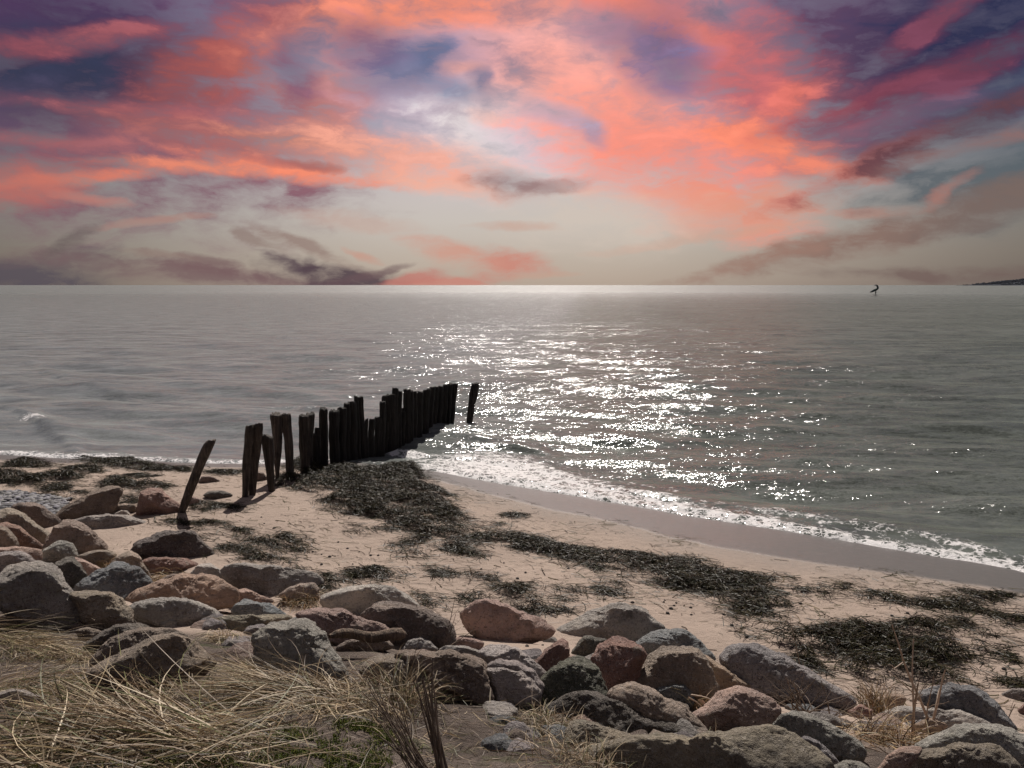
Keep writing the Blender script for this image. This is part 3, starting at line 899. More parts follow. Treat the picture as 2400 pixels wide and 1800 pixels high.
BOULDERS = [
    ('A', [(490, 600), (560, 510), (800, 380), (920, 330), (1030, 338), (1052, 380), (990, 520), (940, 575), (760, 595), (560, 625)], 'brown', .3, 'long brown boulder slanting up beside the pebble patch'),
    ('A', [(90, 520), (150, 480), (290, 468), (380, 510), (520, 630), (480, 680), (380, 705), (280, 660), (150, 570)], 'brown', .3, 'smooth grey-brown boulder in front of the pebble patch'),
    ('A', [(-120, 600), (0, 545), (60, 515), (150, 540), (270, 620), (410, 740), (380, 840), (260, 820), (100, 760), (-100, 720)], 'tan', .2, 'long tan boulder sloping down beside the dark red one'),
    ('A', [(-60, 700), (0, 650), (60, 640), (170, 680), (290, 790), (365, 870), (240, 880), (100, 860), (-40, 820)], 'red', .3, 'dark red-brown rounded boulder next to an olive grey one'),
    ('A', [(-140, 800), (-80, 710), (0, 670), (60, 690), (130, 770), (140, 835), (90, 865), (-100, 880)], 'olive', .1, 'round olive grey boulder against the dark red one'),
    ('A', [(375, 870), (400, 790), (540, 630), (620, 618), (700, 650), (830, 750), (915, 880), (800, 930), (600, 930), (450, 890)], 'tan', .6, 'tan wedge-shaped boulder in front of the flat grey slab'),
    ('A', [(590, 640), (740, 595), (900, 578), (1100, 580), (1250, 635), (1290, 665), (1100, 705), (850, 718), (700, 690)], 'grey', .4, 'low flat grey slab lying on the sand'),
    ('A', [(1200, 520), (1215, 400), (1290, 345), (1390, 355), (1480, 440), (1562, 520), (1470, 572), (1330, 575), (1210, 560)], 'red', .6, 'pointed reddish boulder beside the leaning post'),
    ('A', [(975, 560), (1000, 490), (1080, 480), (1160, 490), (1188, 540), (1100, 575), (1010, 575)], 'tan', .3, 'small pale stone between the long brown boulder and the pointed reddish one'),
    ('A', [(965, 578), (1050, 537), (1110, 545), (1135, 578), (1040, 590)], 'pale', .2, 'small whitish stone at the edge of the flat grey slab'),
    ('A', [(1560, 475), (1580, 430), (1660, 415), (1752, 450), (1740, 485), (1600, 495)], 'pink', .2, 'small sandy pink stone right behind the leaning post'),
    ('A', [(1750, 412), (1800, 377), (1920, 368), (2010, 400), (1970, 438), (1840, 445)], 'dark', .2, 'flat dark stone on bare sand between leaning post and groyne'),
    ('A', [(1715, 295), (1745, 243), (1830, 245), (1905, 285), (1840, 302)], 'brown', .2, 'flat brown stone half buried in sand near the surf'),
    ('B', [(345, 275), (375, 200), (430, 212), (465, 262), (420, 282)], 'brown', .2, 'low stone seen between the nearest groyne posts'),
    ('A', [(1140, 890), (1200, 810), (1350, 735), (1560, 713), (1690, 740), (1730, 800), (1830, 920), (1720, 980), (1480, 985), (1300, 970), (1190, 940)], 'dark', .5, 'big dark brown boulder with a cleft, behind a small whitish stone'),
    ('A', [(1225, 940), (1290, 890), (1380, 888), (1495, 958), (1400, 985), (1260, 980)], 'pale', .2, 'small whitish stone resting on the red-brown boulder'),
    ('A', [(1205, 985), (1300, 945), (1600, 953), (1712, 1000), (1690, 1045), (1540, 1080), (1300, 1095), (1220, 1040)], 'red', .4, 'broad rust-red boulder below the big dark brown one'),
    ('A', [(315, 975), (390, 870), (510, 800), (620, 828), (662, 890), (650, 940), (560, 1010), (400, 1010)], 'grey', .2, 'round speckled grey boulder in front of the tan wedge'),
    ('A', [(-100, 900), (0, 862), (120, 853), (300, 868), (362, 885), (320, 970), (150, 1000), (-80, 980)], 'pink', .3, 'low pale pink boulder below the olive and red ones'),
    ('A', [(-120, 980), (0, 905), (160, 892), (250, 930), (300, 985), (180, 1060), (0, 1110), (-120, 1080)], 'mauve', .3, 'smooth grey boulder behind the large ridge-backed one'),
    ('A', [(-80, 1180), (0, 1090), (50, 1030), (180, 985), (330, 975), (440, 1000), (520, 1080), (600, 1260), (700, 1400), (785, 1535), (700, 1560), (500, 1530), (250, 1480), (20, 1380)], 'grey', .5, 'largest grey boulder with a long ridge sloping down to the grass'),
    ('A', [(465, 1010), (560, 945), (640, 932), (690, 1010), (740, 1095), (700, 1180), (600, 1235), (550, 1180), (520, 1080)], 'dark', .8, 'small dark angular rock wedged behind the largest ridge'),
    ('A', [(610, 935), (700, 955), (860, 1035), (845, 1085), (740, 1140), (670, 1050)], 'pink', .8, 'pink angular rock with a bright face beside the blue-grey boulder'),
    ('A', [(650, 940), (800, 888), (930, 880), (1005, 920), (985, 1000), (860, 1045), (720, 1000)], 'olive', .2, 'straw-covered tan rock behind the blue-grey boulder'),
    ('A', [(960, 1000), (1040, 920), (1130, 885), (1190, 920), (1240, 1000), (1292, 1110), (1240, 1140), (1080, 1080)], 'tan', .5, 'tan-grey upright rock touching the back of the blue-grey boulder'),
    ('A', [(625, 1225), (720, 1150), (860, 1060), (980, 1000), (1080, 990), (1180, 1040), (1292, 1130), (1270, 1190), (1070, 1310), (950, 1290), (760, 1260)], 'blue', .9, 'angular blue-grey boulder with split faces'),
    ('A', [(565, 1250), (750, 1230), (940, 1250), (1050, 1310), (1120, 1400), (1090, 1500), (980, 1570), (850, 1560), (730, 1470), (640, 1340)], 'olive', .2, 'rounded olive-brown boulder below the blue-grey one'),
    ('A', [(1060, 1330), (1180, 1230), (1400, 1140), (1600, 1100), (1760, 1095), (1880, 1130), (2025, 1225), (1990, 1340), (1800, 1370), (1500, 1370), (1200, 1390)], 'orange', .6, 'big orange-pink layered boulder'),
    ('A', [(1070, 1410), (1160, 1340), (1350, 1300), (1560, 1298), (1750, 1345), (1860, 1400), (1880, 1490), (1700, 1560), (1350, 1540), (1130, 1500)], 'pale', .3, 'broad mottled whitish-grey boulder in front of the orange-pink one'),
    ('A', [(1640, 1090), (1720, 1010), (1820, 1000), (1900, 1050), (1948, 1110), (1930, 1180), (1800, 1170)], 'pale', .4, 'pale lilac stone behind the orange-pink layered boulder'),
    ('A', [(1285, 1180), (1480, 1092), (1640, 1085), (1700, 1115), (1560, 1180), (1360, 1210)], 'brown', .3, 'narrow brown stone tucked behind the orange-pink boulder'),
    ('B', [(60, 1055), (140, 1010), (300, 1003), (560, 1030), (760, 1060), (935, 1095), (915, 1150), (880, 1220), (800, 1260), (560, 1285), (300, 1265), (130, 1170)], 'grey', .5, 'long flat-topped grey boulder with a dark front at the sand edge'),
    ('B', [(560, 1275), (650, 1210), (750, 1170), (870, 1168), (908, 1220), (890, 1300), (720, 1340)], 'tan', .3, 'small tan rock in front of the long flat-topped boulder'),
    ('B', [(905, 1290), (1060, 1245), (1160, 1200), (1350, 1188), (1550, 1200), (1690, 1280), (1785, 1375), (1600, 1450), (1300, 1460), (1000, 1400)], 'pale', .2, 'large smooth pale grey dome at the edge of the sand'),
    ('B', [(170, 1235), (280, 1213), (400, 1270), (512, 1312), (480, 1370), (300, 1370), (180, 1310)], 'pink', .5, 'low pink rock beside the small blue-grey one'),
    ('B', [(145, 1420), (200, 1350), (285, 1300), (370, 1340), (480, 1340), (605, 1435), (590, 1490), (320, 1490)], 'blue', .8, 'small sharp blue-grey rock between pink and olive ones'),
    ('B', [(-20, 1480), (150, 1448), (400, 1448), (640, 1438), (705, 1470), (560, 1540), (350, 1610), (100, 1590)], 'olive', .5, 'low olive layered rock behind the square grey boulder'),
    ('D', [(-20, 520), (150, 410), (280, 380), (430, 368), (500, 400), (560, 480), (600, 560), (665, 690), (725, 820), (600, 900), (350, 900), (100, 840), (20, 700)], 'grey', .7, 'big square-shouldered grey boulder behind the marram grass'),
    ('D', [(330, 345), (430, 305), (560, 283), (740, 283), (820, 330), (920, 380), (1080, 410), (1142, 470), (1152, 545), (1000, 600), (760, 590), (560, 480)], 'pink', .6, 'long pale pink boulder with bare twigs in front'),
    ('D', [(880, 345), (960, 290), (1120, 208), (1200, 225), (1300, 255), (1410, 270), (1560, 340), (1665, 395), (1672, 480), (1665, 570), (1590, 620), (1400, 620), (1200, 600), (1060, 480)], 'brown', .7, 'large peaked brown boulder with a broad shaded face'),
    ('D', [(1265, 640), (1320, 560), (1420, 523), (1500, 560), (1565, 635), (1500, 670), (1340, 670)], 'grey', .1, 'small round grey stone below the peaked brown boulder'),
    ('D', [(690, 620), (800, 550), (960, 550), (1120, 545), (1182, 590), (1170, 630), (900, 660), (720, 660)], 'brown', .4, 'low brown ledge under the long pale pink boulder'),
    ('D', [(1180, 660), (1400, 645), (1600, 655), (1840, 680), (1960, 730), (2012, 800), (2005, 1000), (1940, 1070), (1800, 1060), (1600, 960), (1400, 830), (1250, 730)], 'brown', .8, 'flat-topped brown block with a steep dark front'),
    ('D', [(890, 830), (980, 730), (1100, 680), (1230, 673), (1330, 730), (1450, 800), (1620, 900), (1755, 975), (1700, 1060), (1450, 1060), (1100, 980)], 'olive', .2, 'rounded olive-grey boulder at the root of the grass'),
    ('D', [(1655, 600), (1750, 530), (1870, 540), (1975, 572), (1930, 640), (1720, 650)], 'pink', .2, 'low rosy stone beside the small round grey one'),
    ('D', [(1565, 645), (1640, 605), (1800, 603), (1960, 660), (2085, 710), (2060, 790), (1960, 790), (1760, 720)], 'pale', .3, 'pale stone lying on top of the flat-topped brown block'),
    ('E', [(-440, 340), (-380, 270), (-300, 220), (-150, 213), (0, 275), (130, 345), (230, 350), (330, 430), (352, 480), (220, 530), (0, 560), (-200, 540), (-380, 440)], 'pink', .5, 'large pinkish boulder alone on the sand by a seaweed heap'),
    ('E', [(-300, 660), (-200, 600), (-60, 595), (60, 640), (200, 750), (298, 862), (200, 930), (20, 860), (-180, 760)], 'pale', .3, 'smooth pale lilac-grey stone lying flat'),
    ('E', [(360, 480), (520, 400), (680, 310), (850, 243), (980, 243), (1120, 290), (1230, 390), (1340, 455), (1200, 540), (1060, 580), (850, 580), (560, 550)], 'grey', .4, 'big speckled grey granite boulder half sunk in sand'),
    ('E', [(195, 760), (290, 640), (430, 533), (485, 565), (492, 690), (420, 780), (320, 840), (240, 810)], 'red', .6, 'purplish brown rock with a rough split face'),
    ('E', [(530, 650), (580, 560), (640, 513), (820, 545), (780, 620), (700, 690), (590, 700)], 'green', .8, 'small dark green-grey angular rock'),
    ('E', [(690, 725), (750, 610), (860, 530), (930, 523), (1040, 570), (1110, 620), (1155, 690), (1100, 790), (1000, 940), (880, 1010), (800, 1000), (750, 870)], 'red', .4, 'tall salmon-red boulder standing between green and tan ones'),
    ('E', [(1050, 585), (1220, 490), (1320, 470), (1480, 463), (1580, 520), (1690, 640), (1745, 705), (1600, 760), (1300, 720), (1130, 680)], 'blue', .5, 'grey-green boulder with a dark hollow behind the big tan one'),
    ('E', [(950, 950), (1050, 820), (1180, 680), (1320, 610), (1480, 608), (1600, 640), (1660, 710), (1720, 850), (1765, 990), (1700, 1080), (1500, 1090), (1200, 1040)], 'olive', .3, 'big smooth tan-brown boulder'),
    ('E', [(195, 1090), (240, 950), (320, 830), (430, 740), (560, 688), (630, 700), (720, 790), (790, 920), (798, 1020), (700, 1080), (480, 1130), (260, 1150)], 'green', .7, 'dark green-black boulder with mossy patches'),
    ('E', [(1640, 660), (1720, 715), (1850, 800), (1960, 890), (2065, 942), (1960, 1020), (1820, 1050), (1740, 980), (1690, 830)], 'orange', .4, 'salmon slab sloping down from the big tan boulder'),
    ('F', [(-440, 700), (-360, 620), (-250, 583), (-100, 590), (60, 650), (280, 770), (480, 900), (640, 1000), (735, 1065), (640, 1120), (400, 1110), (100, 1020), (-150, 940), (-360, 830)], 'mauve', .5, 'long lilac-grey granite boulder reaching to the seaweed mat'),
    ('E', [(1225, 985), (1320, 945), (1470, 933), (1540, 980), (1575, 1060), (1520, 1130), (1360, 1100)], 'blue', .3, 'small speckled dark grey rock in front of the tan boulder'),
    ('E', [(815, 1040), (900, 960), (1050, 918), (1180, 960), (1330, 1060), (1480, 1120), (1580, 1230), (1675, 1335), (1500, 1370), (1200, 1280), (950, 1140)], 'tan', .2, 'rounded tan boulder with a pink flank'),
    ('E', [(220, 1180), (420, 1070), (600, 1003), (740, 1003), (850, 1055), (1000, 1100), (1250, 1200), (1500, 1270), (1760, 1345), (1500, 1430), (1060, 1430), (700, 1370), (350, 1290)], 'dark', .4, 'long rough black-speckled boulder at the grassy bank'),
    ('F', [(-640, 1200), (-520, 1100), (-400, 1000), (-270, 948), (-120, 980), (0, 1050), (110, 1140), (70, 1230), (-50, 1310), (-250, 1360), (-450, 1370), (-580, 1300)], 'pink', .3, 'rosy brown boulder with dry stems on its side'),
    ('F', [(50, 960), (120, 905), (230, 900), (330, 960), (420, 1040), (330, 1090), (130, 1060)], 'orange', .3, 'orange-tan stone under the lilac-grey granite'),
    ('E', [(450, 1380), (500, 1270), (570, 1243), (680, 1260), (850, 1320), (1065, 1388), (980, 1470), (850, 1530), (650, 1500), (500, 1460)], 'olive', .4, 'pale-backed olive rock leaning on the big bottom slab'),
    ('E', [(520, 1560), (700, 1470), (860, 1440), (1050, 1395), (1300, 1383), (1500, 1400), (1700, 1390), (1900, 1330), (2080, 1298), (2250, 1320), (2400, 1380), (2550, 1480), (2700, 1580), (2780, 1700), (2700, 1850), (1800, 1950), (1000, 1900), (650, 1720)], 'olive', .3, 'huge low grey-brown boulder lying along the bank top'),
    ('F', [(20, 1330), (120, 1210), (220, 1168), (340, 1190), (480, 1260), (640, 1350), (780, 1430), (835, 1500), (760, 1590), (560, 1560), (300, 1460), (100, 1400)], 'grey', .4, 'grey boulder with a black-stained side'),
    ('F', [(240, 1430), (330, 1380), (430, 1425), (520, 1500), (600, 1600), (540, 1640), (400, 1560)], 'mauve', .3, 'small grey stone squeezed beside the huge low boulder'),
    ('F', [(950, 1110), (1020, 1020), (1150, 1018), (1195, 1060), (1150, 1140), (1000, 1170)], 'orange', .3, 'small orange stone beside the blue-grey shore boulder'),
    ('F', [(1280, 1030), (1440, 960), (1600, 938), (1780, 960), (1890, 1010), (1960, 1100), (2060, 1220), (2118, 1305), (2000, 1350), (1800, 1290), (1550, 1180), (1380, 1110)], 'blue', .6, 'large blue-grey boulder at the corner of the seaweed mat'),
    ('F', [(950, 1210), (1150, 1125), (1400, 1150), (1600, 1150), (1850, 1230), (1990, 1295), (1800, 1350), (1500, 1350), (1200, 1290)], 'pale', .5, 'low pale slab in front of the large blue-grey boulder'),
    ('F', [(1620, 1200), (1750, 1140), (1900, 1200), (2010, 1285), (1880, 1310), (1720, 1270)], 'red', .3, 'mauve-red stone lying against the large blue-grey boulder'),
    ('F', [(1290, 1500), (1450, 1380), (1620, 1310), (1800, 1288), (1980, 1285), (2120, 1330), (2250, 1400), (2350, 1500), (2390, 1650), (2250, 1750), (1900, 1700), (1500, 1600)], 'pale', .3, 'big pale grey boulder with a dark hollow, behind the olive one'),
    ('F', [(1090, 1680), (1200, 1560), (1400, 1500), (1700, 1460), (1900, 1443), (2010, 1480), (2090, 1570), (2165, 1660), (2150, 1820), (1600, 1880), (1150, 1820)], 'olive', .3, 'olive-brown boulder with dark holes at the bank top'),
    ('F', [(960, 1690), (1030, 1560), (1150, 1480), (1290, 1468), (1340, 1500), (1250, 1620), (1150, 1760), (980, 1800)], 'pink', .3, 'pale pink rock pressed against the olive-brown boulder'),
    ('F', [(2020, 1020), (2110, 975), (2230, 973), (2320, 1020), (2260, 1085), (2090, 1085)], 'grey', .4, 'flat grey stone on the sand past the seaweed mat'),
    ('F', [(2165, 1150), (2220, 1100), (2290, 1115), (2290, 1195), (2200, 1200)], 'red', .3, 'small red stone on the sand past the large blue-grey boulder'),
    ('F', [(550, 1650), (680, 1590), (800, 1608), (910, 1690), (820, 1780), (600, 1760)], 'grey', .3, 'small grey rock among twigs at the bank top'),
    ('F', [(690, 1170), (800, 1110), (905, 1160), (880, 1230), (750, 1230)], 'red', .4, 'small reddish stone under the bramble stems'),
    ('F', [(1275, 1280), (1400, 1228), (1560, 1290), (1470, 1370), (1330, 1360)], 'orange', .3, 'orange-brown stone at the foot of the bare saplings'),
    ('C', [(690, 860), (850, 760), (1000, 690), (1200, 590), (1330, 530), (1480, 508), (1600, 540), (1710, 590), (1800, 690), (1830, 760), (1700, 860), (1400, 960), (1100, 1010), (850, 960)], 'olive', .3, 'big rounded brown-grey boulder rising out of the grass'),
    ('C', [(820, 760), (830, 680), (880, 610), (980, 530), (1130, 470), (1300, 448), (1480, 460), (1590, 500), (1650, 550), (1500, 620), (1200, 700), (950, 780)], 'olive', .4, 'olive boulder just behind the one rising out of the grass'),
    ('C', [(720, 600), (880, 490), (1000, 420), (1200, 408), (1320, 450), (1200, 530), (950, 610), (800, 640)], 'dark', .4, 'low dark rock behind the two olive boulders'),
    ('C', [(650, 470), (760, 440), (885, 482), (820, 560), (700, 560)], 'olive', .3, 'small olive stone beside the long ridge of the largest boulder'),
    ('C', [(-60, 1030), (80, 978), (200, 983), (335, 1040), (280, 1120), (0, 1130)], 'grey', .2, 'smooth grey stone half hidden in the dry grass'),
    ('D', [(1990, 780), (2100, 720), (2260, 740), (2400, 820), (2460, 930), (2400, 1080), (2200, 1080), (2040, 960)], 'grey', .5, 'pitted grey rock between the brown block and the green-black boulder'),
    ('E', [(-280, 790), (-100, 770), (60, 820), (180, 900), (230, 1000), (120, 1100), (-100, 1060), (-250, 940)], 'pale', .6, 'jagged whitish rock next to the green-black boulder'),
]


def build_boulders():
    for (c, pts, ck, ang, lab) in BOULDERS:
        boulder(c, pts, ck, ang, lab)
    # loose stones wedged in the gaps of the bank
    rs = np.random.RandomState(21)
    n = 0
    spots = []
    while n < 110:
        u, v = rs.uniform(0, 2400), rs.uniform(1240, 1760)
        g = hit(u, v)
        bd = float(signed(g[0], g[1], BLINE))
        if bd < 0.1 or bd > 4.2 or (u < 1150 and v > 1560) or (u < 500 and v > 1480):
            continue
        n += 1
        sz = rs.uniform(0.05, 0.14)
        vtx, f = ICO[3]
        so = rs.uniform(0, 90, 3)
        q = vtx * (1 + 0.28 * perlin(vtx * 1.3 + so) + 0.14 * perlin(vtx * 3 + so))[:, None]
        for _ in range(4):
            nn = rs.normal(size=3)
            nn /= np.linalg.norm(nn)
            x = q @ nn - rs.uniform(.6, .85)
            q = q - nn[None] * np.maximum(x, 0)[:, None]
        q = q * (sz * np.array([rs.uniform(.9, 1.4), rs.uniform(.8, 1.2), rs.uniform(.6, .9)]))
        ck = rs.choice(['grey', 'tan', 'pink', 'brown', 'pale', 'mauve', 'blue'])
        cc = np.array(ROCKCOL[ck])
        cc[:3] *= rs.uniform(.85, 1.1)
        o = mesh_obj('stone', q, f, M['rock'], loc=(g[0], g[1], g[2] - sz * 0.15), color=tuple(cc))
        tag(o, 'loose fist to head sized stone wedged low between the bank boulders', 'stone', 'loose stones among the boulders')


build_boulders()


# ------------------------------------------------------------------ timber posts
def post(crop, top, wt, base, wb, parent=None, label=None, seed=0, bpx=None, depth=None, shade=1.0, wm=None):
    (tu, tv), (bu, bv) = px(crop, [top, base])
    s = CROP[crop][2]
    if depth is None:
        g = hit(bu, bv) if bpx is None else hit(*bpx)
        if g[2] < 0:
            x, y = on_plane(bu, bv)
            g = np.array([x, y, 0.0])
    else:
        g = depth
    Y = g[1]
    def at(u, v):
        d = ray(u, v)
        return d * (Y / d[1]) + np.array([0, 0, CAM_H])
    b, t = at(bu, bv), at(tu, tv)
    rt, rb = wt / s / FPX * Y / 2 * 1.02, wb / s / FPX * Y / 2 * 1.02
    rm = (rt * 0.55 + rb * 0.45) if wm is None else wm / s / FPX * Y / 2
    rs = np.random.RandomState(seed + 11)
    ns, nr = 16, 22
    ax = t - b
    start = b - ax / np.linalg.norm(ax) * 0.6
    fr = np.concatenate([[0.0], np.linspace(0.28, 1, nr - 1)])
    phi = np.linspace(0, 2 * math.pi, ns, endpoint=False)
    prof = 1 + 0.10 * rs.normal(size=ns) * 0.7
    sq = 1.0 / (np.abs(np.cos(phi + rs.uniform(0, 1.5))) ** 3.2 + np.abs(np.sin(phi + rs.uniform(0, .2))) ** 3.2) ** (1 / 3.2)
    prof = prof * (0.55 + 0.45 * sq)
    prof /= np.sqrt((prof ** 2).mean())
    verts = []
    tilt = rs.uniform(-.25, .25, 2)
    L = np.linalg.norm(t - start)
    kb = 0.6 / L
    for i, f in enumerate(fr):
        c = start + (t - start) * f
        h = np.clip((f - kb) / (1 - kb), 0, 1)
        r = rb + (rm - rb) * sstep(0, .5, h) if h < .5 else rm + (rt - rm) * sstep(.5, 1, h)
        wob = 0.018 * np.array([math.sin(f * 5 + seed), math.cos(f * 4 + seed * 1.7), 0]) * sstep(0.2, .6, h)
        q = np.stack([np.cos(phi), np.sin(phi), np.full(ns, f * 3 + seed * 3.1)], 1)
        rr = r * prof * (1 + 0.26 * perlin(q * (2.2, 2.2, 1.8)) + 0.10 * perlin(q * (6, 6, 4)))
        z = np.zeros(ns)
        if i == nr - 1:
            z = r * (tilt[0] * np.cos(phi) + tilt[1] * np.sin(phi)) + 0.8 * r * perlin(q * 2.5)
            rr = rr * 0.90
        verts.append(np.stack([c[0] + wob[0] + rr * np.cos(phi), c[1] + wob[1] + rr * np.sin(phi), c[2] + z], 1))
    verts.append(verts[-1] * 0 + verts[-1].mean(0) + (verts[-1] - verts[-1].mean(0)) * 0.6 + np.array([0, 0, 0.012]) + np.stack([0 * phi, 0 * phi, -0.03 * rs.rand(ns)], 1))
    verts.append(verts[-1].mean(0)[None])
    V = np.concatenate(verts)
    n = nr + 1
    fs = []
    for i in range(n - 1):
        a = np.arange(ns)
        b2 = (a + 1) % ns
        fs.append(np.stack([i * ns + a, i * ns + b2, (i + 1) * ns + b2, (i + 1) * ns + a], 1))
    a = np.arange(ns)
    tri = np.stack([(n - 1) * ns + a, (n - 1) * ns + (a + 1) % ns, np.full(ns, n * ns)], 1)
    bpos = np.array([g[0], g[1], g[2]]) if parent is None else np.array(parent.location)
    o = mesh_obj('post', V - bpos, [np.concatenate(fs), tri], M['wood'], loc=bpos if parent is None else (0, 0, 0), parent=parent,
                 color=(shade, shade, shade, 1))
    if parent is None:
        o.name = 'wooden_post'
        tag(o, label, 'post', 'loose posts at the landward end of the groyne')
    return o


def build_posts():
    o = post('L', (265, 505), 62, (72, 970), 46, label='lone weathered post leaning hard over beside the pointed reddish boulder', seed=1, shade=1.5)
    post('P', (462, 540), 104, (412, 1462), 82, wm=112, label='tall thick post, foremost of the touching pair at the sand end', seed=2, shade=1.1)
    post('P', (560, 520), 112, (500, 1440), 64, wm=92, label='post standing close behind the foremost thick post', seed=3, shade=1.0)
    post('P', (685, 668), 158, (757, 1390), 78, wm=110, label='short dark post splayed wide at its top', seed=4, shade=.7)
    post('P', (820, 395), 142, (832, 1235), 44, wm=112, label='tall post worn thin like a waist near its foot', seed=5, shade=1.2)
    post('P', (957, 388), 112, (1000, 1225), 92, wm=104, label='tall pale-edged post just right of the waisted one', seed=6, shade=1.2)
    post('P', (1180, 408), 96, (1188, 1175), 86, wm=92, label='dark upright post, nearer of a pair before the palisade', seed=7, shade=.8)
    post('P', (1252, 386), 108, (1232, 1120), 84, wm=96, label='dark post, farther of the pair before the palisade', seed=8, shade=.8)
    g0 = hit(*px('P', [(1440, 1010)])[0])
    gr = empty('timber_groyne', tuple(g0))
    tag(gr, 'black palisade of tightly set wooden posts running into the sea', 'groyne')
    bl_u = [700, 759, 845, 894, 959, 1010, 1062, 1200]
    bl_v = [1108, 1092, 1072, 1058, 1038, 1012, 990, 930]
    def base_v(u):
        return float(np.interp(u, bl_u, bl_v))
    L = [('P', (1310, 640), 55, 1315), ('P', (1358, 572), 62, 1350), ('P', (1440, 320), 108, 1432), ('P', (1568, 346), 116, 1575), ('P', (1660, 312), 104, 1665),
         ('P', (1722, 252), 86, 1735), ('P', (1792, 232), 104, 1810), ('P', (1862, 160), 60, 1890), ('P', (1905, 172), 84, 1945), ('P', (1985, 455), 40, 1990),
         ('P', (2055, 450), 74, 2050), ('P', (2130, 432), 66, 2120),
         ('Q', (645, 725), 66, 640), ('Q', (728, 502), 92, 700), ('Q', (828, 402), 112, 830), ('Q', (905, 308), 72, 900), ('Q', (962, 352), 66, 960),
         ('Q', (1015, 640), 60, 1010), ('Q', (1066, 322), 76, 1062), ('Q', (1122, 338), 74, 1118), ('Q', (1192, 356), 66, 1178), ('Q', (1272, 354), 76, 1245),
         ('Q', (1350, 324), 86, 1320), ('Q', (1428, 292), 78, 1395), ('Q', (1490, 290), 76, 1455), ('Q', (1560, 280), 78, 1520), ('Q', (1632, 256), 78, 1590),
         ('Q', (1698, 240), 78, 1650), ('Q', (1764, 240), 80, 1702)]
    for i, (c, top, w, bu) in enumerate(L):
        x0, y0, s = CROP[c]
        u = x0 + bu / s
        v = base_v(u)
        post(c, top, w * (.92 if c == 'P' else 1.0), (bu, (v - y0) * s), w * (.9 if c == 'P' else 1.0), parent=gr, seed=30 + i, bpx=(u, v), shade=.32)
    # second row closing the palisade a hand's breadth behind
    for i in range(14):
        u = 785 + i * 19.5
        if u < 885:
            continue
        v = base_v(u)
        tv = float(np.interp(u, [785, 840, 875, 905, 950, 1000, 1062], [985, 945, 1010, 985, 935, 922, 905]))
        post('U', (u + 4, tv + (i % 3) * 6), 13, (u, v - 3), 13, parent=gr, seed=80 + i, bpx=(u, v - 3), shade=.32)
    o = post('Q', (2045, 238), 84, (1964, 800), 58, label='single slanting post standing alone in the water past the groyne', seed=9, shade=.7)
    o['group'] = 'posts out in the water'


build_posts()
# ------------------------------------------------------------------ strands
def ribbon_mesh(pts, width, side, tint, taper=True):
    """pts (n,k,3); width (n,); side (n,3) unit; tint (n,3) -> verts, faces, tints of flat ribbons"""
    n, kk, _ = pts.shape
    tp = np.ones(kk)
    if taper:
        tp = np.interp(np.linspace(0, 1, kk), [0, .15, .6, 1], [.7, 1, .85, .12])
    w = width[:, None, None] * tp[None, :, None] * side[:, None, :] / 2
    V = np.stack([pts - w, pts + w], 2).reshape(-1, 3)
    b = (np.arange(n) * kk * 2)[:, None] + (np.arange(kk - 1) * 2)[None, :]
    b = b.ravel()
    F = np.stack([b, b + 1, b + 3, b + 2], 1)
    T = np.repeat(tint, kk * 2, 0)
    return V, F, T


def in_poly(x, y, poly):
    c = np.zeros(len(x), bool)
    p = np.array(poly)
    for (x0, y0), (x1, y1) in zip(p, np.roll(p, -1, 0)):
        cond = (y0 > y) != (y1 > y)
        xi = (x1 - x0) * (y - y0) / (y1 - y0 + 1e-12) + x0
        c ^= cond & (x < xi)
    return c


WEEDCOL = np.array([(0.030, 0.026, 0.012), (0.046, 0.042, 0.016), (0.060, 0.050, 0.018), (0.028, 0.020, 0.012), (0.095, 0.072, 0.030), (0.045, 0.027, 0.016), (0.050, 0.052, 0.018)])


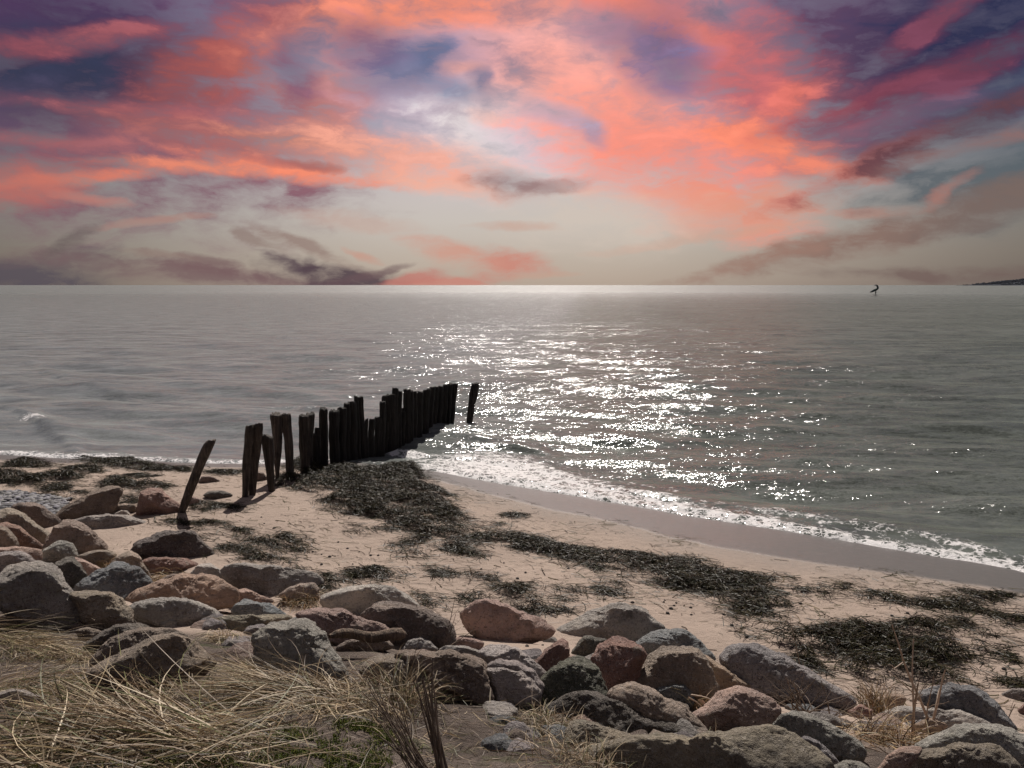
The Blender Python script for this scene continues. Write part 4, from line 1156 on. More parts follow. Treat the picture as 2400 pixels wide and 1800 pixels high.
def seaweed(crop, pts, label, hgt=0.06, dens=4200, seed=0, group='seaweed washed up on the beach'):
    rs = np.random.RandomState(500 + seed)
    W = np.array([hit(u, v)[:2] for u, v in px(crop, pts)])
    lo, hi = W.min(0) - 0.12, W.max(0) + 0.12
    n = int(dens * (hi[0] - lo[0]) * (hi[1] - lo[1]))
    x, y = rs.uniform(lo[0], hi[0], n), rs.uniform(lo[1], hi[1], n)
    ring = [tuple(p) for p in W] + [tuple(W[0])]
    d = seg_dist(x, y, ring) * np.where(in_poly(x, y, W), 1, -1)
    nz = noise2(x, y, 4.0, seed * 1.3, 3)
    e = d + 0.26 * nz + 0.12 * noise2(x * .5, y, 1.6, 31 + seed, 2)
    keep = (e > 0) & (rs.rand(n) < np.clip(0.12 + e * 5, 0, 1)) & (rs.rand(n) < np.clip(.62 + 2.6 * noise2((x * .92 - y * .39) * .38, x * .39 + y * .92, 2.6, 70 + seed, 3), .04, 1))
    keep |= (d > -0.16) & (rs.rand(n) < 0.035)
    x, y, d, nz = x[keep], y[keep], d[keep], nz[keep]
    n = len(x)
    if n < 5:
        return
    cx, cy = W.mean(0)
    mound = hgt * sstep(0, 0.22, d + 0.05 * nz) * (0.75 + 0.8 * noise2(x, y, 3.0, seed * 2.1, 2))
    main = math.atan2(-1.7, 4.0)
    phi = np.where(rs.rand(n) < .55, main + rs.normal(0, .45, n), rs.uniform(0, math.pi, n))
    L = rs.uniform(0.06, 0.20, n) * np.where(d < 0.03, 1.8, 1.0)
    curl = rs.normal(0, 1.0, n)
    K = 4
    P = np.zeros((n, K, 3))
    a = phi.copy()
    X, Y = x - np.cos(phi) * L / 2, y - np.sin(phi) * L / 2
    lift = np.maximum(mound, 0) * (0.45 + 0.75 * rs.rand(n)) + rs.uniform(0.002, 0.014, n)
    arch = rs.uniform(0, 0.022, n) * (1 + 12 * np.maximum(mound, 0))
    tl = rs.normal(0, 0.016, n)
    for i in range(K):
        t = i / (K - 1)
        P[:, i, 0], P[:, i, 1] = X, Y
        P[:, i, 2] = lift + arch * math.sin(math.pi * t) + tl * (t - .5)
        X, Y = X + np.cos(a) * L / 3, Y + np.sin(a) * L / 3
        a = a + curl / 3
    P[:, :, 2] = gz(P[:, :, 0], P[:, :, 1]) + np.maximum(P[:, :, 2], 0.003)
    roll = rs.normal(0, 0.42, n)
    side = np.stack([-np.sin(phi) * np.cos(roll), np.cos(phi) * np.cos(roll), np.sin(roll)], 1)
    tint = WEEDCOL[rs.randint(0, len(WEEDCOL), n)] * rs.uniform(.16, .78, n)[:, None]
    V, F, T = ribbon_mesh(P, rs.uniform(.0045, .0095, n), side, tint, False)
    base = np.array([cx, cy, float(gz(cx, cy))])
    o = mesh_obj('seaweed_clump', V - base, F, M['weed'], loc=base, attrs={'tint': T}, smooth=False)
    tag(o, label, 'seaweed', group)


SMALL = 'small dark clump of stranded seaweed lying by itself on bare sand'
WEED = [
    ('B', [(650, 345), (760, 300), (1050, 150), (1240, 165), (1300, 195), (1540, 150), (1760, 140), (1820, 220), (1900, 290), (1820, 315), (2050, 400), (2050, 450), (2110, 530), (2212, 610), (2230, 900), (2120, 890), (1980, 840), (1880, 770), (1640, 720), (1440, 690), (1400, 610), (1100, 575), (930, 500), (920, 460), (1000, 440), (840, 390), (720, 370)], 'great dark heap of seaweed piled against the foot of the groyne', .13),
    ('B', [(1530, 865), (1640, 790), (1750, 725), (1950, 745), (1900, 800), (1720, 850), (1580, 882)], 'ragged seaweed tongue hanging off the great heap', .05),
    ('B', [(1640, 935), (1690, 885), (1790, 870), (1800, 930), (1720, 965)], SMALL, .05),
    ('B', [(1180, 660), (1230, 690), (1370, 730), (1340, 757), (1250, 757), (1180, 700)], SMALL, .05),
    ('A', [(1300, 645), (1500, 625), (1700, 640), (1900, 640), (2090, 700), (2210, 745), (2212, 790), (2080, 750), (1900, 715), (1700, 690), (1500, 665)], 'curved seaweed streak crossing the shadow of the leaning post', .05),
    ('B', [(250, 780), (550, 808), (560, 740), (680, 748), (800, 825), (815, 890), (720, 893), (550, 865), (300, 805)], 'seaweed clump with a thin tail, on open sand above the boulders', .08),
    ('B', [(0, 870), (180, 842), (350, 880), (500, 900), (580, 950), (740, 990), (748, 1042), (550, 1032), (380, 990), (240, 925), (180, 885), (0, 895)], 'long seaweed wedge just above the flat-topped boulder', .07),
    ('B', [(890, 1095), (1000, 1080), (1090, 1130), (1155, 1190), (1050, 1235), (930, 1262), (890, 1180)], 'seaweed pile at the end of the long flat-topped boulder', .08),
    ('B', [(1170, 1105), (1260, 1040), (1430, 1018), (1560, 1060), (1625, 1110), (1500, 1145), (1480, 1172), (1300, 1135)], 'spread seaweed clump above the smooth pale dome', .06),
    ('B', [(1850, 1030), (2005, 1070), (1990, 1098), (1890, 1062)], SMALL, .03),
    ('B', [(1715, 1290), (1800, 1255), (1900, 1310), (2005, 1350), (1900, 1392), (1780, 1362)], 'seaweed clump behind the peaked brown boulder', .06),
    ('4', [(480, 700), (700, 728), (880, 758), (1000, 798), (1250, 838), (1450, 848), (1650, 878), (1750, 868), (1840, 898), (1900, 940), (2212, 990), (2212, 1090), (1900, 1082), (1830, 1082), (1700, 1072), (1500, 1012), (1350, 962), (1180, 942), (1030, 882), (880, 862), (760, 832), (720, 802), (540, 792), (480, 762)], 'long dark seaweed band running parallel to the waterline', .075),
    ('4', [(335, 790), (480, 768), (545, 798), (500, 838), (582, 860), (490, 888), (400, 882)], 'seaweed lobe below the start of the long band', .07),
    ('4', [(600, 705), (650, 685), (720, 628), (795, 615), (785, 642), (720, 685)], 'narrow seaweed spur pointing from the band to the surf', .04),
    ('4', [(455, 1105), (560, 1068), (690, 1038), (790, 1050), (830, 1090), (930, 1108), (1040, 1120), (1115, 1152), (1040, 1182), (930, 1165), (920, 1202), (850, 1208), (760, 1172), (640, 1135), (500, 1142)], 'thick black seaweed heap behind the lone pinkish boulder', .10),
    ('4', [(865, 1025), (930, 1028), (1080, 1062), (1175, 1088), (1060, 1084), (930, 1062)], 'thin seaweed strip above the thick black heap', .04),
    ('4', [(1210, 1062), (1270, 1043), (1332, 1070), (1320, 1108), (1240, 1092)], SMALL, .05),
    ('4', [(1288, 1012), (1390, 1003), (1392, 1046), (1330, 1052)], SMALL, .05),
    ('4', [(400, 970), (500, 964), (560, 958), (672, 1000), (660, 1022), (540, 992)], 'short seaweed strip on open sand below the long band', .04),
    ('4', [(250, 935), (352, 955), (342, 977), (260, 952)], SMALL, .03),
    ('5', [(190, 830), (330, 768), (560, 788), (640, 848), (727, 870), (700, 892), (590, 892), (600, 940), (658, 982), (480, 962), (330, 932), (250, 882)], 'black seaweed heap where the long band meets the big mat', .10),
    ('5', [(290, 950), (400, 938), (560, 998), (650, 1040), (880, 1018), (1100, 998), (1280, 1008), (1450, 998), (1700, 1008), (1900, 1058), (2100, 1108), (2188, 1152), (2000, 1182), (1900, 1222), (1912, 1272), (1700, 1292), (1720, 1322), (1862, 1392), (1700, 1395), (1480, 1445), (1300, 1445), (1130, 1375), (1020, 1312), (1000, 1242), (900, 1230), (930, 1332), (800, 1272), (640, 1192), (520, 1132), (450, 1082), (330, 1002)], 'widest thick mat of green-black seaweed above the lilac-grey granite', .13),
    ('5', [(650, 792), (800, 768), (960, 768), (1060, 728), (1135, 755), (1080, 778), (980, 802), (760, 814)], 'knotted seaweed streak above the big mat', .05),
    ('5', [(1130, 832), (1200, 798), (1330, 808), (1450, 828), (1650, 838), (1800, 788), (2050, 798), (2115, 820), (1990, 882), (1950, 922), (1800, 912), (1600, 902), (1500, 882), (1350, 862), (1200, 862)], 'loose brown seaweed drift between the big mat and the wet sand', .05),
    ('5', [(1540, 962), (1700, 948), (1850, 968), (1935, 1012), (1850, 1018), (1650, 992)], 'thin seaweed drift along the upper edge of the big mat', .04),
    ('5', [(1990, 945), (2260, 925), (2300, 1000), (2100, 1015)], 'seaweed patch past the upper end of the big mat', .05),
    ('5', [(2078, 1200), (2132, 1208), (2190, 1282), (2120, 1262)], SMALL, .04),
    ('5', [(1970, 1362), (2100, 1355), (2300, 1368), (2300, 1415), (2100, 1402)], 'flat seaweed strip beside the flat grey stone', .04),
    ('5', [(340, 692), (480, 688), (600, 690), (705, 720), (560, 734), (440, 722)], 'thin seaweed strip on the seaward side of the long band', .03),
    ('5', [(0, 570), (150, 598), (240, 658), (330, 698), (450, 758), (640, 800), (300, 782), (150, 792), (0, 802)], 'matted end of the long seaweed band', .06),
    ('A', [(10, 162), (100, 110), (200, 88), (330, 108), (420, 150), (550, 162), (300, 168), (120, 172)], 'low dark seaweed hump by the surf past the pebbles', .09),
    ('A', [(390, 222), (520, 188), (660, 158), (880, 128), (935, 160), (880, 212), (760, 222), (560, 218)], 'seaweed hump reaching towards the foam', .07),
    ('A', [(-60, 215), (100, 203), (250, 228), (380, 248), (600, 218), (735, 240), (640, 292), (400, 292), (380, 312), (200, 332), (-60, 305)], 'long black seaweed bank behind the pebble patch', .12),
    ('A', [(280, 402), (400, 320), (600, 298), (655, 340), (500, 372), (420, 402), (700, 370), (785, 390), (700, 442), (480, 432), (300, 434)], 'greenish seaweed fringe bordering the pebble patch', .05),
    ('A', [(780, 332), (900, 290), (1010, 238), (1100, 278), (1250, 308), (1400, 308), (1465, 350), (1360, 364), (1200, 362), (1000, 352), (850, 358)], 'seaweed heap behind the long brown and reddish boulders', .10),
    ('A', [(1015, 445), (1080, 398), (1170, 398), (1205, 470), (1080, 485)], 'seaweed tuft between the long brown and reddish boulders', .06),
    ('A', [(650, 95), (690, 60), (850, 88), (1200, 98), (1350, 138), (1500, 168), (1700, 158), (1690, 202), (1500, 204), (1150, 192), (900, 142)], 'thin seaweed line at the edge of the foam', .05),
    ('A', [(1620, 535), (1650, 488), (1820, 478), (2000, 488), (2125, 520), (2080, 534), (1900, 516), (1720, 555)], 'seaweed clump at the foot of the leaning post', .09),
    ('A', [(1700, 772), (1800, 758), (1795, 802), (1720, 805)], SMALL, .04),
    ('A', [(1010, 242), (1200, 223), (1345, 240), (1200, 258)], 'thin seaweed strip behind the seaweed heap', .03),
    ('A', [(1770, 202), (1900, 188), (2095, 198), (2095, 242), (1900, 238)], 'seaweed strip between the leaning post and the surf', .04),
    ('P', [(830, 1240), (960, 1060), (1140, 985), (1340, 925), (1500, 975), (1400, 1150), (1200, 1290), (1000, 1335), (820, 1320)], 'seaweed caught round the foot of the landward posts', .14),
    ('P', [(1840, 880), (2000, 800), (2085, 880), (1900, 930)], 'wet seaweed tangle hanging on the palisade foot', .12),
    ('Q', [(1015, 1305), (1090, 1255), (1195, 1300), (1080, 1335)], 'small seaweed lump awash in the foam by the groyne', .10),
]


def build_seaweed():
    for i, (c, pts, lab, h) in enumerate(WEED):
        seaweed(c, pts, lab, h, seed=i)
    # single threads and crumbs scattered over the sand
    rs = np.random.RandomState(77)
    n = 13000
    x = rs.uniform(-11, 8, n * 4)
    y = rs.uniform(5.5, 18, n * 4)
    s, b = signed(x, y, SLINE), signed(x, y, BLINE)
    ok = (s > -0.15) & (b < 0.7) & (rs.rand(len(x)) < np.clip(0.10 + 1.0 * (noise2(x, y, 0.7, 15, 3) + 0.12), 0.05, 1))
    x, y = x[ok], y[ok]
    n = len(x)
    phi = math.atan2(-1.7, 4.0) + rs.normal(0, .5, n)
    L = rs.uniform(.02, .22, n) * rs.choice([.4, 1, 1.4], n)
    curl = rs.normal(0, .9, n)
    P = np.zeros((n, 4, 3))
    a = phi.copy()
    X, Y = x.copy(), y.copy()
    for i in range(4):
        P[:, i, 0], P[:, i, 1] = X, Y
        X, Y = X + np.cos(a) * L / 3, Y + np.sin(a) * L / 3
        a = a + curl / 3
    P[:, :, 2] = gz(P[:, :, 0], P[:, :, 1]) + rs.uniform(.003, .012, (n, 1))
    side = np.stack([-np.sin(phi), np.cos(phi), rs.normal(0, .3, n)], 1)
    tint = WEEDCOL[rs.randint(0, len(WEEDCOL), n)] * rs.uniform(.7, 1.6, n)[:, None]
    V, F, T = ribbon_mesh(P, rs.uniform(.004, .011, n), side, tint, False)
    o = mesh_obj('seaweed_threads', V, F, M['weed'], attrs={'tint': T}, smooth=False)
    tag(o, 'single dark seaweed threads and crumbs strewn over the sand', 'seaweed', kind='stuff')


build_seaweed()


# ------------------------------------------------------------------ pebbles
def build_pebbles():
    rs = np.random.RandomState(5)
    meshes = []
    for i in range(4):
        v, f = ICO[2]
        so = rs.uniform(0, 60, 3)
        q = v * (1 + .3 * perlin(v * 1.4 + so))[:, None] * (1, .8, .6)
        meshes.append((q, f))
    spots = [('B', [(440, 655), (415, 600), (860, 900), (935, 922), (1005, 943), (1260, 900), (1360, 930), (1425, 930), (935, 1010), (1085, 1012), (1205, 1005), (1160, 870), (1080, 815), (525, 695), (630, 910)]),
             ('E', [(1320, 210), (1312, 226), (1420, 235), (1400, 258), (1375, 285), (1345, 325), (1545, 275), (1550, 337), (1040, 232), (1830, 335), (1900, 430), (2030, 530), (800, 205), (840, 247), (45, 22), (265, 600), (130, 610)]),
             ('4', [(560, 945), (1060, 942), (815, 965), (690, 910), (655, 965), (770, 1000)]),
             ('F', [(1070, 345), (1205, 325), (1280, 370), (925, 285), (280, 242), (1850, 757), (2040, 808)])]
    first = {}
    for c, pts in spots:
        for (u, v) in px(c, pts):
            g = hit(u, v)
            i = rs.randint(4)
            s = rs.uniform(.012, .026)
            if i not in first:
                o = mesh_obj('pebble', meshes[i][0], meshes[i][1], M['rock'])
                first[i] = o
            else:
                o = first[i].copy()
                COL.objects.link(o)
            o.location = (g[0], g[1], float(gz(g[0], g[1])) + s * .25)
            o.scale = (s, s, s)
            o.rotation_euler = (0, 0, rs.uniform(0, 6.28))
            k = rs.uniform(.35, .8)
            o.color = (.17 * k, .14 * k, .13 * k, .5)
            tag(o, 'small dark pebble lying loose on the bare sand', 'pebble', 'pebbles on the sand')
    # pebble patch by the long brown boulder
    poly = np.array([hit(u, v)[:2] for u, v in px('A', [(-150, 395), (150, 385), (330, 420), (480, 440), (620, 450), (560, 520), (470, 600), (250, 560), (-150, 590)])])
    lo, hi = poly.min(0), poly.max(0)
    v, f = ICO[1]
    VV, FF, CC = [], [], []
    n = 0
    for _ in range(2600):
        x, y = rs.uniform(lo[0], hi[0]), rs.uniform(lo[1], hi[1])
        if not in_poly(np.array([x]), np.array([y]), poly)[0]:
            continue
        s = rs.uniform(.018, .055)
        q = v * (1 + .25 * rs.normal(size=(len(v), 1)) * .4) * s * (rs.uniform(.9, 1.5), rs.uniform(.8, 1.2), rs.uniform(.4, .7))
        a = rs.uniform(0, 6.28)
        q = np.stack([q[:, 0] * math.cos(a) - q[:, 1] * math.sin(a), q[:, 0] * math.sin(a) + q[:, 1] * math.cos(a), q[:, 2]], 1)
        VV.append(q + (x, y, float(gz(x, y)) + s * .3 + rs.uniform(0, .03)))
        FF.append(f + n)
        n += len(v)
        g = rs.uniform(.05, .26)
        CC.append(np.repeat([[g, g * .97, g * rs.uniform(.9, 1.1)]], len(v), 0))
    o = mesh_obj('pebble_patch', np.concatenate(VV), np.concatenate(FF), M['twig'], attrs={'tint': np.concatenate(CC)})
    tag(o, 'patch of small rounded grey pebbles on the beach', 'pebbles', kind='stuff')


build_pebbles()

# ------------------------------------------------------------------ grass, moss, litter
STRAW = np.array([(0.46, 0.355, 0.225), (0.37, 0.27, 0.165), (0.62, 0.51, 0.35), (0.27, 0.19, 0.12), (0.21, 0.145, 0.092), (0.42, 0.33, 0.20), (0.17, 0.175, 0.07)])


def blades(rs, x, y, az, el0, droop, L, width, K=8, z0=0.0, hug=0.02, pal=STRAW):
    """arching blades: start elevation el0, bending down by droop along their length"""
    n = len(x)
    P = np.zeros((n, K, 3))
    X, Y, Z = x.copy(), y.copy(), gz(x, y) + z0
    e = el0.copy()
    a = az.copy()
    da = rs.normal(0, .10, n)
    st = L / (K - 1)
    lay = rs.uniform(0, 1, n) ** 1.5 * hug
    for i in range(K):
        P[:, i] = np.stack([X, Y, Z], 1)
        X, Y, Z = X + np.cos(e) * np.cos(a) * st, Y + np.cos(e) * np.sin(a) * st, Z + np.sin(e) * st
        Z = np.maximum(Z, gz(X, Y) + lay)
        e = np.maximum(e - droop / (K - 1), -1.35)
        a = a + da
    roll = rs.normal(0, .7, n)
    side = np.stack([-np.sin(az) * np.cos(roll), np.cos(az) * np.cos(roll), np.sin(roll)], 1)
    tint = pal[rs.randint(0, len(pal), n)] * (rs.uniform(.45, 1.3, n) * np.where(rs.rand(n) < .22, .4, 1.0))[:, None]
    return ribbon_mesh(P, width, side, tint)


def tuft(rs, crop, root, spread, n, L, az, azs, el, els, droop, width=.0042, hug=.05, pal=STRAW, z0=0.0):
    g = hit(*px(crop, [root])[0])
    x = g[0] + rs.normal(0, spread, n)
    y = g[1] + rs.normal(0, spread, n)
    return blades(rs, x, y, np.radians(az) + rs.normal(0, math.radians(azs), n), np.radians(el) + rs.normal(0, math.radians(els), n),
                  np.radians(droop) * rs.uniform(.6, 1.4, n), rs.uniform(L * .55, L * 1.15, n), width * rs.uniform(.6, 1.3, n), hug=hug, pal=pal, z0=z0)


def merge(parts):
    V, F, T, n = [], [], [], 0
    for v, f, t in parts:
        V.append(v)
        F.append(f + n)
        T.append(t)
        n += len(v)
    return np.concatenate(V), np.concatenate(F), np.concatenate(T)


def tuft_obj(name, parts, label, cat, mat, group=None, kind=None):
    V, F, T = merge(parts)
    base = np.array([V[:, 0].mean(), V[:, 1].mean(), V[:, 2].min()])
    if kind:
        base = np.zeros(3)
    o = mesh_obj(name, V - base, F, mat, loc=base, attrs={'tint': T}, smooth=False)
    tag(o, label, cat, group, kind)
    return o


def build_grass():
    rs = np.random.RandomState(91)
    T = lambda *a, **k: tuft(rs, *a, **k)
    G = 'tussocks of dry grass on the bank'
    # az: 0 = right, 90 = out to sea, 180 = left, -90 = towards the camera
    tuft_obj('grass_tussock', [T('D', (560, 1060), .10, 430, .80, 176, 10, 12, 7, 26, width=.005), T('D', (520, 1080), .09, 160, .5, 165, 25, 34, 15, 80), T('D', (600, 1100), .08, 200, .40, -60, 50, 20, 12, 60)],
             'big tussock of dry grass combed sideways before the square grey boulder', 'grass', M['straw'], G)
    tuft_obj('grass_tussock', [T('C', (1900, 1420), .14, 330, .95, 172, 9, 9, 7, 18, width=.0055), T('C', (2050, 1480), .12, 150, .9, 180, 12, 14, 8, 34, width=.0055), T('C', (1500, 1380), .14, 180, .8, 170, 12, 12, 8, 28, width=.0055)],
             'long flattened tussock of straw lying over the bank top', 'grass', M['straw'], G)
    tuft_obj('grass_tussock', [T('C', (60, 560), .14, 300, .48, -25, 22, 16, 10, 60), T('C', (260, 640), .12, 230, .42, -30, 25, 16, 10, 60), T('C', (-150, 460), .2, 210, .55, -10, 25, 18, 10, 60)],
             'shaggy tussock spilling over the foot of the largest grey boulder', 'grass', M['straw'], G)
    tuft_obj('grass_tussock', [T('C', (560, 680), .06, 240, .26, -70, 35, 30, 14, 120), T('C', (690, 730), .04, 130, .22, -80, 40, 32, 14, 130)],
             'pale drooping tussock beside the low dark rock', 'grass', M['straw'], G)
    tuft_obj('grass_tussock', [T('C', (1960, 560), .06, 300, .34, -85, 40, 50, 15, 150, pal=STRAW * 1.25), T('C', (2120, 590), .04, 140, .30, -60, 40, 45, 15, 150, pal=STRAW * 1.25)],
             'pale straw tussock hanging down between olive and square grey boulders', 'grass', M['straw'], G)
    tuft_obj('grass_tussock', [T('D', (1250, 1150), .04, 90, .42, 120, 60, 64, 12, 80), T('D', (1380, 1120), .05, 80, .34, 60, 60, 56, 15, 100), T('D', (1000, 1130), .12, 380, .36, 160, 60, 18, 12, 60, width=.005)],
             'upright arching tussock at the rounded olive-grey boulder', 'grass', M['straw'], G)
    tuft_obj('grass_tussock', [T('C', (120, 1020), .16, 300, .42, -20, 50, 20, 14, 70), T('C', (420, 1000), .10, 200, .36, -40, 50, 22, 14, 80)],
             'thin tussock round the half hidden smooth grey stone', 'grass', M['straw'], G)
    tuft_obj('grass_tussock', [T('C', (700, 1560), .25, 190, .8, 165, 25, 10, 7, 24, width=.006), T('C', (1200, 1600), .25, 130, .7, 20, 40, 10, 7, 24, width=.006), T('C', (150, 1500), .2, 150, .7, 10, 30, 10, 7, 24, width=.006)],
             'flat straw tussock with mossy soil showing through', 'grass', M['straw'], G)
    tuft_obj('grass_tussock', [T('C', (1500, 960), .10, 220, .4, 170, 40, 22, 12, 70), T('D', (60, 880), .08, 180, .36, 150, 50, 26, 14, 80)],
             'low brown tussock between the grass-bound boulder and the square grey one', 'grass', M['straw'], G)
    S = 'small tufts growing among the boulders'
    RUST = np.array([(0.36, 0.22, 0.11), (0.42, 0.30, 0.16), (0.26, 0.16, 0.09), (0.46, 0.36, 0.2)])
    tuft_obj('grass_tuft', [T('A', (900, 1030), .06, 240, .22, 90, 90, 50, 20, 90, width=.006, pal=RUST)], 'rusty tuft on the straw-covered tan rock', 'grass', M['straw'], S)
    tuft_obj('grass_tuft', [T('B', (760, 1330), .10, 420, .28, -90, 80, 45, 20, 120, width=.006, pal=RUST)], 'tangled brown tuft in front of the small tan rock', 'grass', M['straw'], S)
    tuft_obj('grass_tuft', [T('A', (1380, 1150), .10, 200, .3, -100, 60, 40, 20, 110, width=.006, pal=RUST)], 'brown tuft between rust-red and orange-pink boulders', 'grass', M['straw'], S)
    tuft_obj('grass_tuft', [T('A', (1900, 1350), .06, 200, .26, 90, 70, 60, 20, 90, width=.006, pal=RUST)], 'rusty tuft at the edge of the orange-pink layered boulder', 'grass', M['straw'], S)
    tuft_obj('grass_tuft', [T('E', (1560, 1140), .05, 120, .28, 30, 60, 50, 20, 90, width=.005, pal=RUST)], 'thin tuft beside the small speckled dark grey rock', 'grass', M['straw'], S)
    tuft_obj('grass_tuft', [T('E', (300, 1330), .10, 260, .22, 90, 80, 40, 20, 90)], 'short straw tuft before the black-speckled boulder', 'grass', M['straw'], S)
    tuft_obj('grass_tuft', [T('E', (640, 1640), .12, 240, .22, 60, 80, 40, 20, 80)], 'stubby straw tuft at the end of the huge low boulder', 'grass', M['straw'], S)
    tuft_obj('grass_tuft', [T('F', (1000, 1420), .14, 320, .34, 0, 60, 35, 20, 90, width=.006, pal=RUST)], 'matted straw tuft under the bramble stems', 'grass', M['straw'], S)
    tuft_obj('grass_tuft', [T('F', (930, 1200), .05, 160, .3, 90, 40, 70, 12, 60, width=.006, pal=RUST)], 'rusty upright tuft by the small orange stone', 'grass', M['straw'], S)
    # litter of broken straw over the soil
    n = 5600
    g0 = [hit(u, v) for u, v in [(0, 1500), (700, 1560), (1250, 1640), (1350, 1800), (0, 1800)]]
    x = rs.uniform(-3.6, 1.6, n)
    y = rs.uniform(1.8, 5.2, n)
    ok = signed(x, y, BLINE) > 2.3 + 0.8 * noise2(x, y, 1.5, 3, 2)
    x, y = x[ok], y[ok]
    n = len(x)
    lit = blades(rs, x, y, rs.uniform(0, 6.28, n), rs.normal(.06, .14, n), rs.uniform(0, .3, n), rs.uniform(.03, .22, n), rs.uniform(.002, .005, n), K=4, z0=.008, hug=.03)
    dark = np.array([(0.10, .075, .05), (.16, .12, .08), (.07, .05, .035)])
    x2, y2 = rs.uniform(-3, 1.8, 1500), rs.uniform(1.8, 5, 1500)
    lit2 = blades(rs, x2, y2, rs.uniform(0, 6.28, 1500), rs.normal(.05, .12, 1500), rs.uniform(0, .2, 1500), rs.uniform(.02, .12, 1500), rs.uniform(.003, .007, 1500), K=3, z0=.006, hug=.02, pal=dark)
    tuft_obj('straw_litter', [lit, lit2], 'broken straw and stalk litter strewn over the dark soil', 'straw', M['straw'], kind='stuff')
    # moss cushions
    mp = []
    MOSS = np.array([(0.10, 0.13, 0.025), (0.15, 0.17, 0.035), (0.07, 0.095, 0.02), (0.19, 0.19, 0.05)])
    for c, p, s, k in [('C', (850, 900), .10, 1100), ('C', (650, 930), .08, 600), ('D', (880, 1290), .08, 1100), ('D', (420, 1560), .15, 1900), ('D', (230, 1400), .10, 700),
                       ('C', (1350, 1590), .10, 900), ('C', (400, 1640), .14, 900), ('D', (1000, 1620), .13, 1300), ('D', (1120, 1400), .08, 400), ('C', (1900, 1580), .08, 600)]:
        g = hit(*px(c, [p])[0])
        x, y = g[0] + rs.normal(0, s, k), g[1] + rs.normal(0, s * .8, k)
        nz = noise2(x, y, 7, 2, 2) > -.12
        x, y = x[nz], y[nz]
        m = len(x)
        mp.append(blades(rs, x, y, rs.uniform(0, 6.28, m), rs.uniform(.4, 1.4, m), rs.uniform(.2, 1, m), rs.uniform(.012, .035, m), rs.uniform(.004, .008, m), K=3, hug=.01, pal=MOSS))
    tuft_obj('moss', mp, 'bright green moss growing in cushions on the soil', 'moss', M['moss'], kind='stuff')


build_grass()


# ------------------------------------------------------------------ stems, twigs, saplings
def tubes(paths, radii, tints, ns=5):
    V, F, T, n = [], [], [], 0
    for P, r, c in zip(paths, radii, tints):
        P = np.asarray(P)
        k = len(P)
        tan = np.gradient(P, axis=0)
        tan /= np.linalg.norm(tan, axis=1)[:, None] + 1e-9
        ref = np.array([0.31, 0.9, 0.2])
        s = np.cross(tan, ref)
        s /= np.linalg.norm(s, axis=1)[:, None] + 1e-9
        b = np.cross(tan, s)
        ph = np.linspace(0, 2 * math.pi, ns, endpoint=False)
        rr = np.asarray(r)
        ring = P[:, None, :] + rr[:, None, None] * (np.cos(ph)[None, :, None] * s[:, None, :] + np.sin(ph)[None, :, None] * b[:, None, :])
        V.append(ring.reshape(-1, 3))
        i = (np.arange(k - 1) * ns)[:, None] + np.arange(ns)[None, :]
        j = (np.arange(k - 1) * ns)[:, None] + ((np.arange(ns) + 1) % ns)[None, :]
        F.append(np.stack([i.ravel(), j.ravel(), (j + ns).ravel(), (i + ns).ravel()], 1) + n)
        T.append(np.repeat([c], k * ns, 0))
        n += k * ns
    return np.concatenate(V), np.concatenate(F), np.concatenate(T)


def stem(rs, p, d, L, r, K=7, wob=.10, up=.0):
    pts = [np.array(p, float)]
    d = np.array(d, float)
    d /= np.linalg.norm(d)
    for _ in range(K - 1):
        pts.append(pts[-1] + d * L / (K - 1))
        d = d + rs.normal(0, wob, 3) + np.array([0, 0, up])
        d /= np.linalg.norm(d)
    return np.array(pts), np.linspace(r, r * .35, K), d


